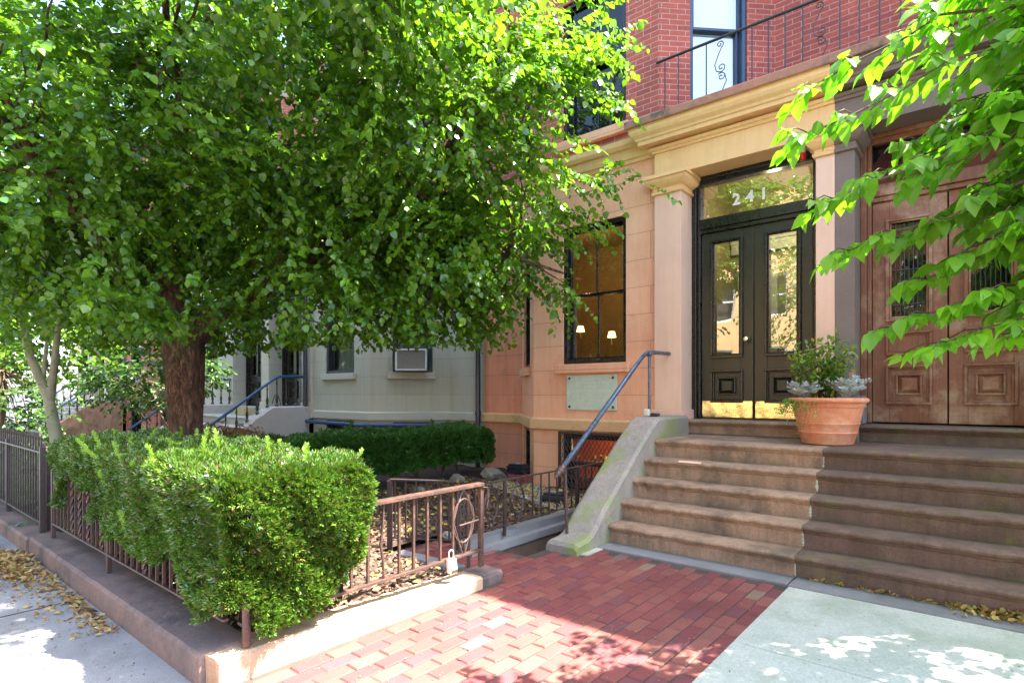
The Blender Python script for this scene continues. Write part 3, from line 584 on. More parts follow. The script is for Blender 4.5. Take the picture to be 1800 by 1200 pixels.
def doors(par, a, b, mats):
    """a double door with transom between x=a and x=b; mats = frame, leaf, moulding"""
    mf, ml, mm, kind = mats; fr = Fr(0, 6.95, 1, 0); zt = 1.095
    t = 3.40; top = 4.07
    f = MB(); f.box(fr, a, a+.06, -.12, .05, zt, top); f.box(fr, b-.06, b, -.12, .05, zt, top)
    f.box(fr, a+.06, a+.10, -.12, .02, zt, top); f.box(fr, b-.10, b-.06, -.12, .02, zt, top)
    f.box(fr, a+.10, b-.10, -.10, .05, t+.02, t+.14); f.box(fr, a+.10, b-.10, -.10, .025, t-.03, t+.02)
    f.box(fr, a+.10, b-.10, -.10, .02, 3.97, top); f.box(fr, a+.10, b-.10, -.10, .05, 4.02, top)
    df = obj('door_frame', f, mf, par, bevel=.008)
    g = MB(); g.poly([fr(a+.1, -.03, t+.13), fr(b-.1, -.03, t+.13), fr(b-.1, -.03, 3.98), fr(a+.1, -.03, 3.98)])
    g.mesh([], [])
    obj('transom_pane', g, M['glass'] if kind != 2 else M['glass_dark'], df)
    c = (a+b)/2
    for k, (u0, u1) in enumerate(((a+.105, c-.006), (c+.006, b-.105))):
        W = u1-u0; st = .145*W/.62; d = MB(); g0, g1 = u0+st, u1-st
        zb, z_ = zt+.012, t-.035
        d.box(fr, u0, g0, -.06, -.01, zb, z_); d.box(fr, g1, u1, -.06, -.01, zb, z_)
        d.box(fr, g0, g1, -.06, -.01, 3.24 if kind != 2 else 3.15, z_)
        gb = 1.86 if kind != 2 else 2.16
        d.box(fr, g0, g1, -.06, -.01, 1.665, gb); d.box(fr, g0, g1, -.045, -.02, 1.32, 1.665); d.box(fr, g0, g1, -.06, -.01, zb, 1.32)
        leaf = obj('door', d, ml, par, bevel=.004)
        q = MB(); panel(q, fr, g0-.03, g1+.03, gb-.03, (3.24 if kind != 2 else 3.15)+.03, -.01, .035, .032)
        panel(q, fr, g0-.03, g1+.03, 1.29, 1.69, -.01, .03, .028); 
        if kind == 2: panel(q, fr, g0-.03, g1+.03, 1.79, 2.03, -.01, .03, .028)
        q.ring(fr, g0+.055, g1-.055, 1.385, 1.60, .02, -.022, .012)
        obj('moulding', q, mm, leaf, bevel=.006)
        q = MB(); raised(q, fr, g0+.075, g1-.075, 1.405, 1.58, -.021); obj('panel', q, ml, leaf)
        q = MB(); zt_ = 3.25 if kind != 2 else 3.16
        q.poly([fr(g0-.005, -.04, gb-.005), fr(g1+.005, -.04, gb-.005), fr(g1+.005, -.04, zt_), fr(g0-.005, -.04, zt_)]); obj('pane', q, M['glass'] if kind != 2 else M['glass_dark'], leaf)
        if kind == 1:
            q = MB(); q.poly([fr(g0-.02, -.12, gb-.05), fr(g1+.02, -.12, gb-.05), fr(g1+.02, -.12, 3.3), fr(g0-.02, -.12, 3.3)]); obj('curtain', q, M['curtain'], leaf)
        if kind == 2:
            q = MB()
            for i in range(9): uu = g0+(g1-g0)*(i+.5)/9; q.tube([fr(uu, -.025, gb), fr(uu, -.025, 3.15)], .005, 6)
            for zz in (2.3, 2.65, 3.0): q.tube([fr(g0, -.02, zz), fr(g1, -.02, zz)], .006, 6)
            obj('iron_grille', q, M['iron_dark'], leaf)
        if kind == 0:
            q = MB(); N = 14; V = []
            for j in range(7):
                for i in range(N+1): V.append(fr(u0+.012+(u1-u0-.024)*i/N, -.004+.004*math.sin(i*1.9+j*1.3+k)*math.sin(j*.9+i*.4), 1.115+.195*j/6))
            q.mesh(V, [(j*(N+1)+i, j*(N+1)+i+1, (j+1)*(N+1)+i+1, (j+1)*(N+1)+i) for j in range(6) for i in range(N)])
            obj('kick_plate', q, M['brass'], leaf, smooth=True)
    if kind == 0:
        kn = MB(); kc = fr(c-.075, 0, 2.04); V0 = kn.lathe([(.03, 0), (.03, .006), (.012, .01), (.012, .03), (.024, .036), (.033, .05), (.034, .06), (.026, .075), (.01, .08)], (0, 0, 0), 20)
        kn.v = [(kc[0]+x_, kc[1]-z_-.0, kc[2]+y_) for (x_, y_, z_) in kn.v]; kn.v = [(x_, y_+.01, z_) for x_, y_, z_ in kn.v]
        obj('door_knob', kn, M['brass'], par, smooth=True)
    th = MB(); th.prism(fr, [(-.7, .93), (-.7, 1.09), (.305, 1.09), (.325, 1.078), (.33, 1.062), (.32, 1.045), (.305, 1.038), (.295, 1.02), (.285, 1.015), (.285, .93)], a+.002, b-.002, .0015, 14)
    obj('threshold', th, M['step_l'] if kind == 0 else M['step_r'] if kind == 2 else M['greystep'], par)
    return df

def upper_windows(par, Xc, side, floors, fm, sillm, keys='ABCE', tops=(1.7, 1.7)):
    for z0, h_ in floors:
        for k in keys:
            fr, L = segframe(Xc, side, k)
            a0, a1 = OP[k]; u0, u1 = (L-a1, L-a0) if side < 0 else (a0, a1)
            yield k, fr, u0, u1, z0, z0+h_
OP = {'A': (.46, 1.455), 'B': (.363, 1.113), 'C': (.42, 1.18), 'E': (.12, .76), 'D': (.12, .72)}
def ops_for(side, k, L, rows):
    out = []
    for (z0, z1) in rows:
        a0, a1 = OP[k]; out.append(((L-a1, L-a0) if side < 0 else (a0, a1))+(z0, z1))
    return out
GZ = (1.81, 3.72)
UP = [(4.92, 6.85), (7.35, 8.75)]
HTOP = 9.22
def house(name_label, Xc, side, ms, detail, door_mats, mats, label, cat='house', ground_rows=None, fullglass=False):
    """mats: stucco A-face, stucco recess, ledge, band, brick, pilaster, trim, deck, sash, sill"""
    root = empty('row_house', (Xc+side*2.9, 6.65, 0), label, cat)
    st, st2, led, band, bk, pil, tr, dk, sash, sl = mats
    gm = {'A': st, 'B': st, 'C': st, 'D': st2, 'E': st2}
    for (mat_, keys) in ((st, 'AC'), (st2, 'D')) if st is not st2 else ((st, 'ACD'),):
        mb = MB()
        for k in keys:
            fr, L = segframe(Xc, side, k)
            ops = []
            if k in 'AC': ops = ops_for(side, k, L, [GZ, (-.02, .855)])
            mb.wall(fr, L, -.3, 4.5, ops)
        obj('ground_floor_wall', mb, mat_, root)
    mb = MB()
    for k in 'EBACD':
        fr, L = segframe(Xc, side, k)
        rows = [(a if k != 'B' else a-.2, b) for a, b in UP] if k in 'ABC' else []
        mb.wall(fr, L, 4.5, HTOP, ops_for(side, k, L, rows) if rows else [])
    obj('brick_wall', mb, bk, root)
    mb = MB(); P = path(Xc, side)
    mb.sweep([(-.02, .885), (.045, .885), (.055, .90), (.055, 1.03), (.02, 1.052), (-.02, 1.055)], path(Xc, side, 'BACD')); obj('ledge', mb, led, root, bevel=.003)
    mb = MB(); mb.sweep([(-.02, 4.36), (.02, 4.36), (.03, 4.40), (.055, 4.41), (.07, 4.47), (.075, 4.52), (.11, 4.53), (.135, 4.575), (.14, 4.64), (.02, 4.672), (-.02, 4.672)], path(Xc, side, 'BACD')); obj('band_course', mb, band, root)
    mb = MB(); mb.sweep([(-.1, 9.05), (.03, 9.05), (.05, 9.22), (.12, 9.26), (.2, 9.35), (.32, 9.4), (.35, 9.46), (.35, 9.6), (-.1, 9.6)], P); obj('roof_cornice', mb, tr, root)
    mb = MB(); xs = sorted((Xc, Xc+side*5.88)); mb.mesh([(xs[0], 16, 9.5), (xs[1], 16, 9.5)]+[(x_, y_+.05, 9.5) for x_, y_ in P[::-1]], [tuple(range(2+len(P)))[::-1]])
    mb.mesh([(xs[0], 16, -.3), (xs[1], 16, -.3), (xs[1], 16, 9.5), (xs[0], 16, 9.5)], [(1, 0, 3, 2)])
    e = .003
    for x_ in (xs[0]+e, xs[1]-e): mb.mesh([(x_, 7.72, -.3), (x_, 16, -.3), (x_, 16, 9.5), (x_, 7.72, 9.5)], [(0, 1, 2, 3)])
    obj('roof', mb, M['asphalt'], root)
    portico(root, Xc, side, pil, tr, dk, .175, 1.635, doors, door_mats)
    return root
def std_windows(root, Xc, side, sash, sl, skip=(), gback='curtain', uback='slat', gmunt=True):
    for k in 'ABC':
        fr, L = segframe(Xc, side, k)
        rows = [(a if k != 'B' else a-.2, b, 'u') for a, b in UP]
        if k in 'AC': rows += [GZ+('g',), (-.02, .855, 'b')]
        for (z0, z1, t) in rows:
            if (k, t, round(z0, 2)) in skip or (k, t) in skip: continue
            a0, a1 = OP[k]; u0, u1 = (L-a1, L-a0) if side < 0 else (a0, a1)
            window(root, fr, u0, u1, z0, z1, sash, sill=sl if t != 'b' else None, back=(gback if t == 'g' else uback if t == 'u' else 'slat'), gl='glass_dark', muntin=gmunt)

# --- our house: orange stucco below, red brick above ---
XC = -1.17
H1 = house('h', XC, -1, None, 2, (M['black'], M['green_black'], M['black'], 0),
           (M['stucco'], M['stucco_red'], M['ledge'], M['tan'], M['brick'], M['pink'], M['tan'], M['deck'], 'black', M['stucco']),
           'orange stuccoed row house with red brick above, black double door and number 241')
std_windows(H1, XC, -1, 'black', 'stucco', skip={('A', 'g'), ('A', 'b'), ('B', 'u', 4.72)})
frA, LA = segframe(XC, -1, 'A')
aw0, aw1 = LA-1.455, LA-.46
wmain = window(H1, frA, aw0, aw1, 1.81, 3.72, 'black', sill='stucco', gl='glass', back=None, lab='tall black sash window with a warmly lit room behind')
frB, LB = segframe(XC, -1, 'B')
window(H1, frB, LB-1.113, LB-.363, 4.72, 6.85, 'sash_blue', sill=None, gl='glass', back='blind', muntin=False, mid=.62, fw=.05, lab='blue framed balcony window with a white blind')
# rooms behind the clear panes
def room(par, x0, x1, y0, y1, z0, z1, mat, nm='room'):
    mb = MB(); P = [(x, y, z) for z in (z0, z1) for (x, y) in ((x0, y0), (x1, y0), (x1, y1), (x0, y1))]
    mb.mesh(P, [(0, 1, 2, 3), (4, 7, 6, 5), (1, 5, 6, 2), (2, 6, 7, 3), (3, 7, 4, 0)]); return obj(nm, mb, mat, par)
x0w, x1w = frA(aw0, 0, 0)[0], frA(aw1, 0, 0)[0]
def room_poly(par, P, z0, z1, mat, nm):
    mb = MB(); n = len(P); mb.mesh([(x, y, z0) for x, y in P]+[(x, y, z1) for x, y in P], [tuple(range(n)), tuple(range(n, 2*n))[::-1]]+[(i, i+n, (i+1) % n+n, (i+1) % n) for i in range(n-1)]); return obj(nm, mb, mat, par)
rm = room_poly(H1, [(x1w+.12, 6.83), (x1w+.12, 9.6), (-6.7, 9.6), (-6.3, 8.2), (-4.95, 6.83)], 1.5, 4.2, M['room'], 'room')
for (x_, z_) in ((-5.53, 2.50), (-4.90, 2.36)):
    mb = MB(); mb.tube([(x_, 8.6, z_-.12), (x_, 8.6, z_+.02)], .012, 8); mb.tube([(x_, 8.6, z_-.1), (x_, 8.75, z_-.2), (x_, 9.5, z_-.1)], .01, 6); so = obj('sconce', mb, M['brass'], H1)
    mb = MB(); mb.lathe([(.075, 0), (.05, .10)], (x_, 8.6, z_), 16, False); obj('lamp_shade', mb, M['lamp'], so)
for (x_, y_) in ((-5.2, 8.3), (-5.6, 7.6)):
    mb = MB(); mb.lathe([(.001, 0), (.06, 0), (.06, .01)], (x_, y_, 4.15), 16, False); obj('ceiling_lamp', mb, M['bulb'], H1)
def plamp(nm, loc, e, c, r=.06):
    ld = bpy.data.lights.new(nm, 'POINT'); ld.energy = e; ld.color = c; ld.shadow_soft_size = r; lo = bpy.data.objects.new(nm, ld); col.objects.link(lo); lo.location = loc; return lo
plamp('room_lamp', (-5.2, 8.0, 3.7), 7, (1, .66, .30)); plamp('hall_lamp', (-2.1, 7.9, 3.7), 2.5, (1, .82, .50)); plamp('basement_lamp', (-4.1, 7.6, .55), 2.2, (1, .6, .25))
# picture rails / door casing seen through the glass
vb = room(H1, -2.92, -1.3, 7.31, 8.7, 1.09, 4.35, M['yellow_room'], 'vestibule')
mb = MB(); fv = Fr(-2.5, 8.66, 1, 0); panel(mb, fv, -.3, .25, 1.2, 3.3, 0, .05, .08); panel(mb, fv, .42, 1.05, 1.2, 3.3, 0, .05, .08); mb.box(fv, -.4, 1.2, 0, .04, 3.45, 3.6); mb.box(fv, -.4, 1.2, 0, .07, 3.6, 3.66); obj('inner_door_casing', mb, M['white'], H1, bevel=.01)
# basement window with diamond mesh grille
bx0, bx1 = aw0-.05, aw1+.15
wb = window(H1, frA, aw0, aw1, -.02, .855, 'black', gl='glass', back=None, muntin=False)
room_poly(H1, [(x1w+.1, 6.83), (x1w+.1, 8.3), (-6.2, 8.3), (-6.0, 7.9), (-4.95, 6.83)], -.3, .95, M['orange_room'], 'basement_room')
mb = MB(); mb.cube(-5.5, -3.7, 7.5, 7.62, .30, .36)
for i in range(40): mb.lathe([(.02, 0), (.03, .03), (.022, .06), (.001, .07)], (random.uniform(-5.4, -3.75), random.uniform(7.3, 7.6), .36+random.uniform(0, .06)), 7)
obj('basement_shelf', mb, M['yellow_room'], H1)
g = MB(); s_ = .062; zl, zh = -.1, .872; ua, ub = aw0-.03, LA-.06
for d_ in (1, -1):
    c0 = ua-(zh-zl); 
    while c0 < ub+(zh-zl):
        pts = []
        for tt in (0, 1):
            u = c0+(zh-zl)*.62*tt if d_ > 0 else c0+(zh-zl)*.62*(1-tt); pts.append((u, zl+(zh-zl)*tt))
        (ua_, za_), (ub_, zb_) = pts
        # clip to the frame
        def clipu(p, q):
            res = []
            for (u_, z_), (u2, z2) in ((p, q), (q, p)):
                if u_ < ua: t_ = (ua-u_)/(u2-u_) if u2 != u_ else 2; u_, z_ = ua, z_+(z2-z_)*t_
                elif u_ > ub: t_ = (ub-u_)/(u2-u_) if u2 != u_ else 2; u_, z_ = ub, z_+(z2-z_)*t_
                else: t_ = 0
                if t_ < 0 or t_ > 1: return None
                res.append((u_, z_))
            return res
        r_ = clipu(pts[0], pts[1])
        if r_ and abs(r_[0][0]-r_[1][0]) > .01: g.tube([frA(r_[0][0], .022+.004*d_, r_[0][1]), frA(r_[1][0], .022+.004*d_, r_[1][1])], .0045, 4)
        c0 += s_
g.ring(frA, ua-.02, ub+.02, zl-.02, zh, .03, .012, .04)
obj('window_grille', g, M['iron_dark'], H1)
# house number on the transom pane
ux_ = -2.325
for ch, adv in (('2', .155), ('4', .155), ('1', .1)):
    cu = bpy.data.curves.new('numeral', 'FONT'); cu.body = ch; cu.size = .185; cu.extrude = .004; cu.offset = .0048; cu.align_x = 'LEFT'
    to = bpy.data.objects.new('tmp', cu); col.objects.link(to); bpy.context.view_layer.update()
    me = bpy.data.meshes.new_from_object(to); bpy.data.objects.remove(to)
    hn = bpy.data.objects.new('numeral', me); col.objects.link(hn); me.materials.clear(); me.materials.append(M['white'])
    hn.rotation_euler = (R(90), 0, 0); hn.parent = H1; bl_ = wloc(H1); hn.location = (ux_-bl_.x, 6.968-bl_.y, 3.66); ux_ += adv
    hn['label'] = 'white numeral '+ch
# party strip between the doors and the brown half: tan board on the right jamb
mb = MB(); mb.cube(-1.352, -1.346, 6.75, 6.86, 1.9, 2.5); obj('jamb_plate', mb, M['tan'], H1)

# --- the brown twin on the right ---
H2 = house('h', XC, 1, None, 2, (M['oldwood'], M['oldwood'], M['oldwood'], 2),
           (M['brown_stucco'], M['brown_stucco'], M['brown'], M['brown'], M['brick'], M['brown'], M['brown'], M['deck'], 'black', M['brown']),
           'brown painted row house with weathered wooden double door at the right edge')
std_windows(H2, XC, 1, 'black', 'brown', skip={('B', 'u', 4.72)})
fr2, L2 = segframe(XC, 1, 'B'); window(H2, fr2, .363, 1.113, 4.72, 6.85, 'black', back='blind', muntin=False)
room(H2, -.95, .45, 7.31, 8.7, 1.09, 4.35, M['room_dark'], 'vestibule')
mb = MB(); mb.cube(-.99, -.93, 6.62, 6.86, 1.1, 1.38); obj('pilaster_repair', mb, M['bluestone'], H2)

# --- grey house to the left and the row beyond ---
XG = -12.93
H3 = house('h', XG, 1, None, 1, (M['black'], M['black'], M['black'], 1), (M['grey'], M['grey'], M['grey_l'], M['grey_l'], M['brick2'], M['cream'], M['grey_l'], M['grey_l'], 'black', M['grey_l']),
           'grey stuccoed row house with an air conditioner in its bay window')
std_windows(H3, XG, 1, 'pipe_dark', 'grey_l', gmunt=False)
H4 = house('h', XG, -1, None, 1, (M['black'], M['black'], M['black'], 1), (M['cream'], M['cream'], M['grey_l'], M['cream'], M['brick2'], M['cream'], M['cream'], M['grey_l'], 'black', M['grey_l']),
           'cream stuccoed row house left of the grey house behind the tree trunk')
std_windows(H4, XG, -1, 'pipe_dark', 'grey_l', gmunt=False)
XF = -24.69
H5 = house('h', XF, 1, None, 1, (M['black'], M['black'], M['black'], 1), (M['brick2'], M['brick2'], M['brown'], M['brown'], M['brick2'], M['brown'], M['brown'], M['deck'], 'black', M['brown']),
           'red brick row house with a brown stoop seen past the pale tree stems')
std_windows(H5, XF, 1, 'pipe_dark', 'brown', gmunt=False, gback='slat')
H6 = house('h', XF, -1, None, 1, (M['black'], M['black'], M['black'], 1), (M['brickpale'], M['brickpale'], M['cream'], M['cream'], M['brickpale'], M['cream'], M['cream'], M['grey_l'], 'black', M['cream']),
           'pale stone row house farthest down the street on the left')
std_windows(H6, XF, -1, 'pipe_dark', 'cream', gmunt=False, gback='slat')
# drainpipes of the grey house
def pipe(par, pts, r, mat, lab=None, clips=()):
    mb = MB(); mb.tube(pts, r, 12)
    o_ = obj('drainpipe', mb, mat, par, smooth=False)
    if lab: o_['label'] = lab
    c_ = MB()
    for (p, q) in clips: c_.tube([p, q], r*1.25, 12)
    if clips: obj('pipe_collar', c_, mat, o_)
    return o_
pipe(H3, [(-7.11, 7.62, .05), (-7.11, 7.62, 9.1)], .047, M['pipe_dark'], 'tall dark drainpipe beside the orange wall', [((-7.11, 7.62, 1.0), (-7.11, 7.62, 1.08)), ((-7.11, 7.62, 3.2), (-7.11, 7.62, 3.28))])
pipe(H3, [(-11.06, 6.5, .3), (-11.06, 6.5, 4.3)], .05, M['pipe_dark'], 'dark drainpipe at the entrance side', [((-11.06, 6.5, 1.0), (-11.06, 6.5, 1.08))])
pipe(H3, [(-11.0, 6.5, .82), (-9.02, 6.5, .80), (-7.98, 7.54, .79), (-7.15, 7.56, .78)], .04, M['pipe_blue'], 'blue pipe running along the bottom of the wall', [((-9.7, 6.5, .807), (-9.6, 6.5, .806)), ((-9.02, 6.5, .80), (-8.93, 6.59, .80)), ((-8.0, 7.52, .79), (-7.9, 7.55, .79))])

# ---------------- stoops ----------------
RS = .1825; YN = 4.666; TR = .244
def stoop(Xc, s0, s1, side, mat, label, seed=3, wob=.0065, group=None):
    """five stone steps with rounded nosings; s0..s1 from the party line"""
    random.seed(seed); x0, x1 = sorted((Xc+side*s0, Xc+side*s1))
    root = empty('stoop', ((x0+x1)/2, YN, 0), label, 'steps', group)
    fr = Fr(0, 0, 1, 0)
    for i in range(5):
        zt = (i+1)*RS; y = YN+i*TR; zb = zt-RS-(.05 if i == 0 else .004); yb = YN+(i+1)*TR+.06 if i < 4 else 6.67
        prof = [(-yb, zb), (-yb, zt)]+[(-(y+.035), zt), (-(y+.012), zt-.004), (-(y+.001), zt-.017), (-(y+.001), zt-.03), (-(y+.010), zt-.044), (-(y+.024), zt-.05), (-(y+.027), zt-.062), (-(y+.040), zt-.070), (-(y+.042), zb)]
        mb = MB(); N = 26; n = len(prof); V = []
        for k in range(N+1):
            dz = random.uniform(-wob, wob)*.6; dy = random.uniform(-wob, wob)*1.2
            for j, (w_, z_) in enumerate(prof):
                nose = 2 <= j <= 9
                V.append((x0+(x1-x0)*k/N, -w_+(dy+random.uniform(-.0012, .0012) if nose else 0), z_+(dz if nose else 0)))
        Fc = [tuple(range(n))[::-1], tuple(range(N*n, N*n+n))]
        for k in range(N):
            for q in range(n): j = (q+1) % n; Fc.append((k*n+q, k*n+j, (k+1)*n+j, (k+1)*n+q))
        mb.mesh(V, Fc); obj('step', mb, mat, root)
    return root
S1 = stoop(XC, -.07+.0, 1.545, -1, M['step_l'], 'lighter brown left flight of the shared stoop, below door 241')
S2 = stoop(XC, .074, 2.6, 1, M['step_r'], 'darker right flight of the shared stoop, below the wooden door', 4)
mb = MB(); mb.prism(Fr(0, 0, 1, 0), [(-6.665, .0), (-6.665, .93), (-7.0, .93), (-7.0, 0)], -2.8, 1.2); obj('stoop_core', mb, M['step_r'], S1)
# crumbling mortar seam between the two flights
random.seed(31)
for i in range(5):
    mb = MB(); y = YN+i*TR; zt = (i+1)*RS; zb = i*RS+.015; prev = None
    for k in range(15):
        z = zb+(zt-.07-zb)*k/14; w_ = random.uniform(.003, .016)
        q = ((-1.098-w_, y+.0385, z), (-1.098+w_*.5, y+.0385, z))
        if prev: mb.poly([prev[0], prev[1], q[1], q[0]])
        prev = q
    obj('mortar_seam', mb, M['concrete'], S1)
# worn pale patch where the stone broke
random.seed(9)
mb = MB(); V = []; N = 13
for k in range(N):
    x = -2.33+.23*k/(N-1); e = .5+.5*math.sin(k/(N-1)*math.pi)
    V += [(x, YN+3*TR-.002+random.uniform(-.002, .001), 4*RS+.0035-.012), (x, YN+3*TR+.01, 4*RS+.0045), (x, YN+3*TR+.015+.05*e+random.uniform(-.01, .01), 4*RS+.0045)]
mb.mesh(V, [(3*k, 3*k+3, 3*k+4, 3*k+1) for k in range(N-1)]+[(3*k+1, 3*k+4, 3*k+5, 3*k+2) for k in range(N-1)])
o_ = obj('patch', mb, M['pink'], S1); o_['label'] = 'pale pink worn patch on a nosing'
# sloping side wall with a scrolled foot
BUT = [(4.14, -.03), (4.14, .06), (4.16, .095), (4.24, .10), (4.33, .108), (4.41, .14), (4.49, .20), (4.57, .28), (4.68, .37), (4.83, .475), (5.43, .925), (5.70, 1.105), (5.76, 1.132), (5.84, 1.14), (6.56, 1.14), (6.56, -.03)]
def buttress(x0, x1, mat, lab, dy=0, par=None):
    V = []; n = len(BUT); ch = .035; mb = MB()
    rows = [(x0, 0), (x0+ch, 1), (x1-ch, 1), (x1, 0)]
    for k, (x, t) in enumerate(rows):
        for i, (y, z) in enumerate(BUT):
            low = 0 if i in (0, n-1) else (1-t)
            V.append((x+(random.uniform(-.003, .003) if 0 < i < n-1 else 0), y+dy, z-.028*low))
    Fc = [tuple(range(n)), tuple(range(3*n, 4*n))[::-1]]
    for k in range(3):
        for q in range(n): j = (q+1) % n; Fc.append((k*n+j, k*n+q, (k+1)*n+q, (k+1)*n+j))
    mb.mesh(V, Fc); mb2 = obj('side_wall', mb, mat, par)
    if lab and not par: tag(mb2, lab, 'stoop wall')
    return mb2
b_ = buttress(-3.03, -2.70, M['buttress'], 'mossy grey stone side wall sloping down beside the stoop with a pipe handrail')
buttress(1.4, 1.75, M['brown'], 'dark side wall at the right end of the wooden door stoop')
mb = MB(); mb.cube(-2.70, -2.64, 4.2, 4.47, -.02, .006); struct('mortar_strip', mb, M['concrete'])
# pipe handrail
root = empty('stair_handrail', (-2.95, 4.35, .1), 'blue black pipe handrail rising along the left side of the stoop', 'handrail')
def bez(p, n=10):
    p = [Vector(q) for q in p]; out = []
    for k in range(n+1): t = k/n; out.append((1-t)**2*p[0]+2*t*(1-t)*p[1]+t*t*p[2])
    return out
X_ = -2.95
pts = [(X_, 4.25, .70), (X_, 5.78, 1.76)]+bez([(X_, 5.78, 1.76), (X_, 5.93, 1.872), (X_, 6.08, 1.876)], 6)[1:]+[(X_, 6.56, 1.885)]
mb = MB(); mb.tube(pts, .0245, 14); rl = obj('rail', mb, M['rail_blue'], root, smooth=True)
d_ = (Vector(pts[1])-Vector(pts[0])).normalized(); mb = MB(); p0 = Vector(pts[0])
tt = [(-.10, .004), (-.085, .013), (-.065, .017), (-.06, .030), (-.045, .034), (-.03, .026), (-.02, .026), (-.015, .040), (.0, .042), (.012, .034), (.03, .032), (.05, .038), (.058, .030)]
mb.tube([p0+d_*a for a, b in tt], [b for a, b in tt], 16); obj('end_knob', mb, M['iron'], root, smooth=True)
mb = MB(); mb.tube([(X_, 4.36, .09), (X_, 4.33, .74)], .0145, 10); obj('post', mb, M['iron'], root)
mb = MB(); mb.tube([(X_, 6.03, 1.12), (X_, 6.03, 1.87)], .014, 10); obj('post', mb, M['rail_blue'], root)
mb = MB(); mb.lathe([(.03, 0), (.04, .02), (.04, .035), (.028, .05)], (X_, 6.03, 1.855-.03), 14); obj('elbow', mb, M['rail_blue'], root)
root = empty('lock_box', (X_, 6.0, 1.14), 'small white and black lock box at the foot of the upper handrail post', 'lock box')
mb = MB(); mb.cube(X_-.035, X_+.03, 5.955, 6.01, 1.142, 1.225); obj('case', mb, M['lockwhite'], root, bevel=.012)
mb = MB(); mb.cube(X_+.035, X_+.12, 5.98, 6.06, 1.142, 1.178); obj('dial', mb, M['plastic'], root, bevel=.008)

# ---------------- iron fences ----------------
def fence(name, p0, p1, zb, zt, z0, n, mat, label, group=None, bar=.009, posts=(0, 1), spikes=0, twist=(), rail=.016, skip=(), pm=None, flat=True, ringat=None, post_r=.015, foot=.0):
    """pickets between a bottom and a top rail; p=(x,y); each picket and post is a part"""
    (xa, ya), (xb, yb) = p0, p1; fr = Fr(xa, ya, xb-xa, yb-ya); L = math.hypot(xb-xa, yb-ya)
    root = empty(name, (xa, ya, z0), label, 'fence', group)
    for z, r in ((zt, rail), (zb, rail*.75)):
        mb = MB(); mb.box(fr, 0, L, -r*1.15, r*1.15, z-r*.45, z+r*.45); obj('rail', mb, mat, root, bevel=.003)
    for t in posts:
        u = L*t; mb = MB(); mb.box(fr, u-post_r, u+post_r, -post_r, post_r, z0-.02, (zt-rail*.46 if not spikes else zt+.05)); obj('post', mb, mat, root, bevel=.004)
    proto = None
    for i in range(n):
        u = L*(i+.5)/n
        if i in skip: continue
        c = fr(u, 0, 0)
        if i in twist:
            mb = MB(); K = 26; V = []
            for k in range(K+1):
                z = zb+.004+(zt-zb-.01)*k/K; q = k*.42
                for a in range(4): V.append((c[0]+bar*.95*math.cos(q+a*math.pi/2), c[1]+bar*.95*math.sin(q+a*math.pi/2), z))
            mb.mesh(V, [(k*4+a, k*4+(a+1) % 4, k*4+4+(a+1) % 4, k*4+4+a) for k in range(K) for a in range(4)]); obj('picket', mb, mat, root, origin=c)
            continue
        if proto is None:
            mb = MB(); top = zt-rail*.46 if not spikes else zt+spikes
            mb.box(Fr(c[0], c[1], fr.ex, fr.ey), -bar*.5, bar*.5, -bar*.5, bar*.5, zb+.006, top)
            if spikes: mb.tube([(c[0], c[1], top-.002), (c[0], c[1], top+.02), (c[0], c[1], top+.055)], [.010, .012, .002], 6)
            proto = obj('picket', mb, pm or mat, root, origin=c)
        else:
            q = proto.copy(); col.objects.link(q); q.parent = root; q.location = Vector(c)-Vector((xa, ya, z0)); 
    return root, fr, L
random.seed(4)
# rusty fence on the rough kerb beside the brick path
f1, fr1, L1 = fence('iron_fence', (-2.875, 1.33), (-2.875, 3.12), .245, .73, .14, 15, M['iron'], 'rusty iron fence with an oval scroll beside the brick path', posts=(.995,), bar=.016, rail=.027, skip=(7, 14, 13), post_r=.017)
mb = MB(); mb.lathe([(.021, 0), (.021, .26)], (-2.83, 1.345, .145), 14); o_ = obj('post', mb, M['iron'], f1); o_['label'] = 'thick round corner post under the hedge'
mb = MB(); c = fr1(L1*7.5/15, 0, 0); mb.tube([(c[0], c[1], .25), (c[0]+.004, c[1]-.01, .36), (c[0]-.004, c[1]-.022, .47), (c[0], c[1]-.008, .58), (c[0], c[1], .725)], [.008, .009, .01, .008, .007], 8); o_ = obj('picket', mb, M['iron'], f1); o_['label'] = 'bent picket'
def oval(fr, uc, zc, ru, rz, ztop, zbot, mat, par, nm='scroll', w=0):
    mb = MB(); mb.tube([fr(uc+ru*math.cos(2*math.pi*k/28), w, zc+rz*math.sin(2*math.pi*k/28)) for k in range(29)], .0065, 6)
    for s_ in (-1, 1): mb.tube([fr(uc, w, ztop), fr(uc+s_*ru*.5, w, zc+rz*.9), fr(uc+s_*ru, w, zc)], .0065, 6)
    for s_ in (-1, 1): mb.tube([fr(uc+s_*ru*.95, w, zc), fr(uc+s_*ru*.5, w, zc-rz*.85), fr(uc+s_*.01, w, zbot)], .006, 6)
    return obj(nm, mb, mat, par)
oval(fr1, 1.60, .49, .105, .155, .72, .25, M['iron'], f1)
mb = MB(); mb.tube([fr1(L1-.02, .02, .71), fr1(L1+.045, .02, .70), fr1(L1+.05, .02, .60), fr1(L1+.035, .02, .55), fr1(L1+.06, .02, .53)], .007, 6); obj('curl', mb, M['iron'], f1)
mb = MB(); mb.tube([fr1(L1*.87, 0, .46), fr1(L1, 0, .47)], .007, 6); obj('brace', mb, M['iron'], f1)
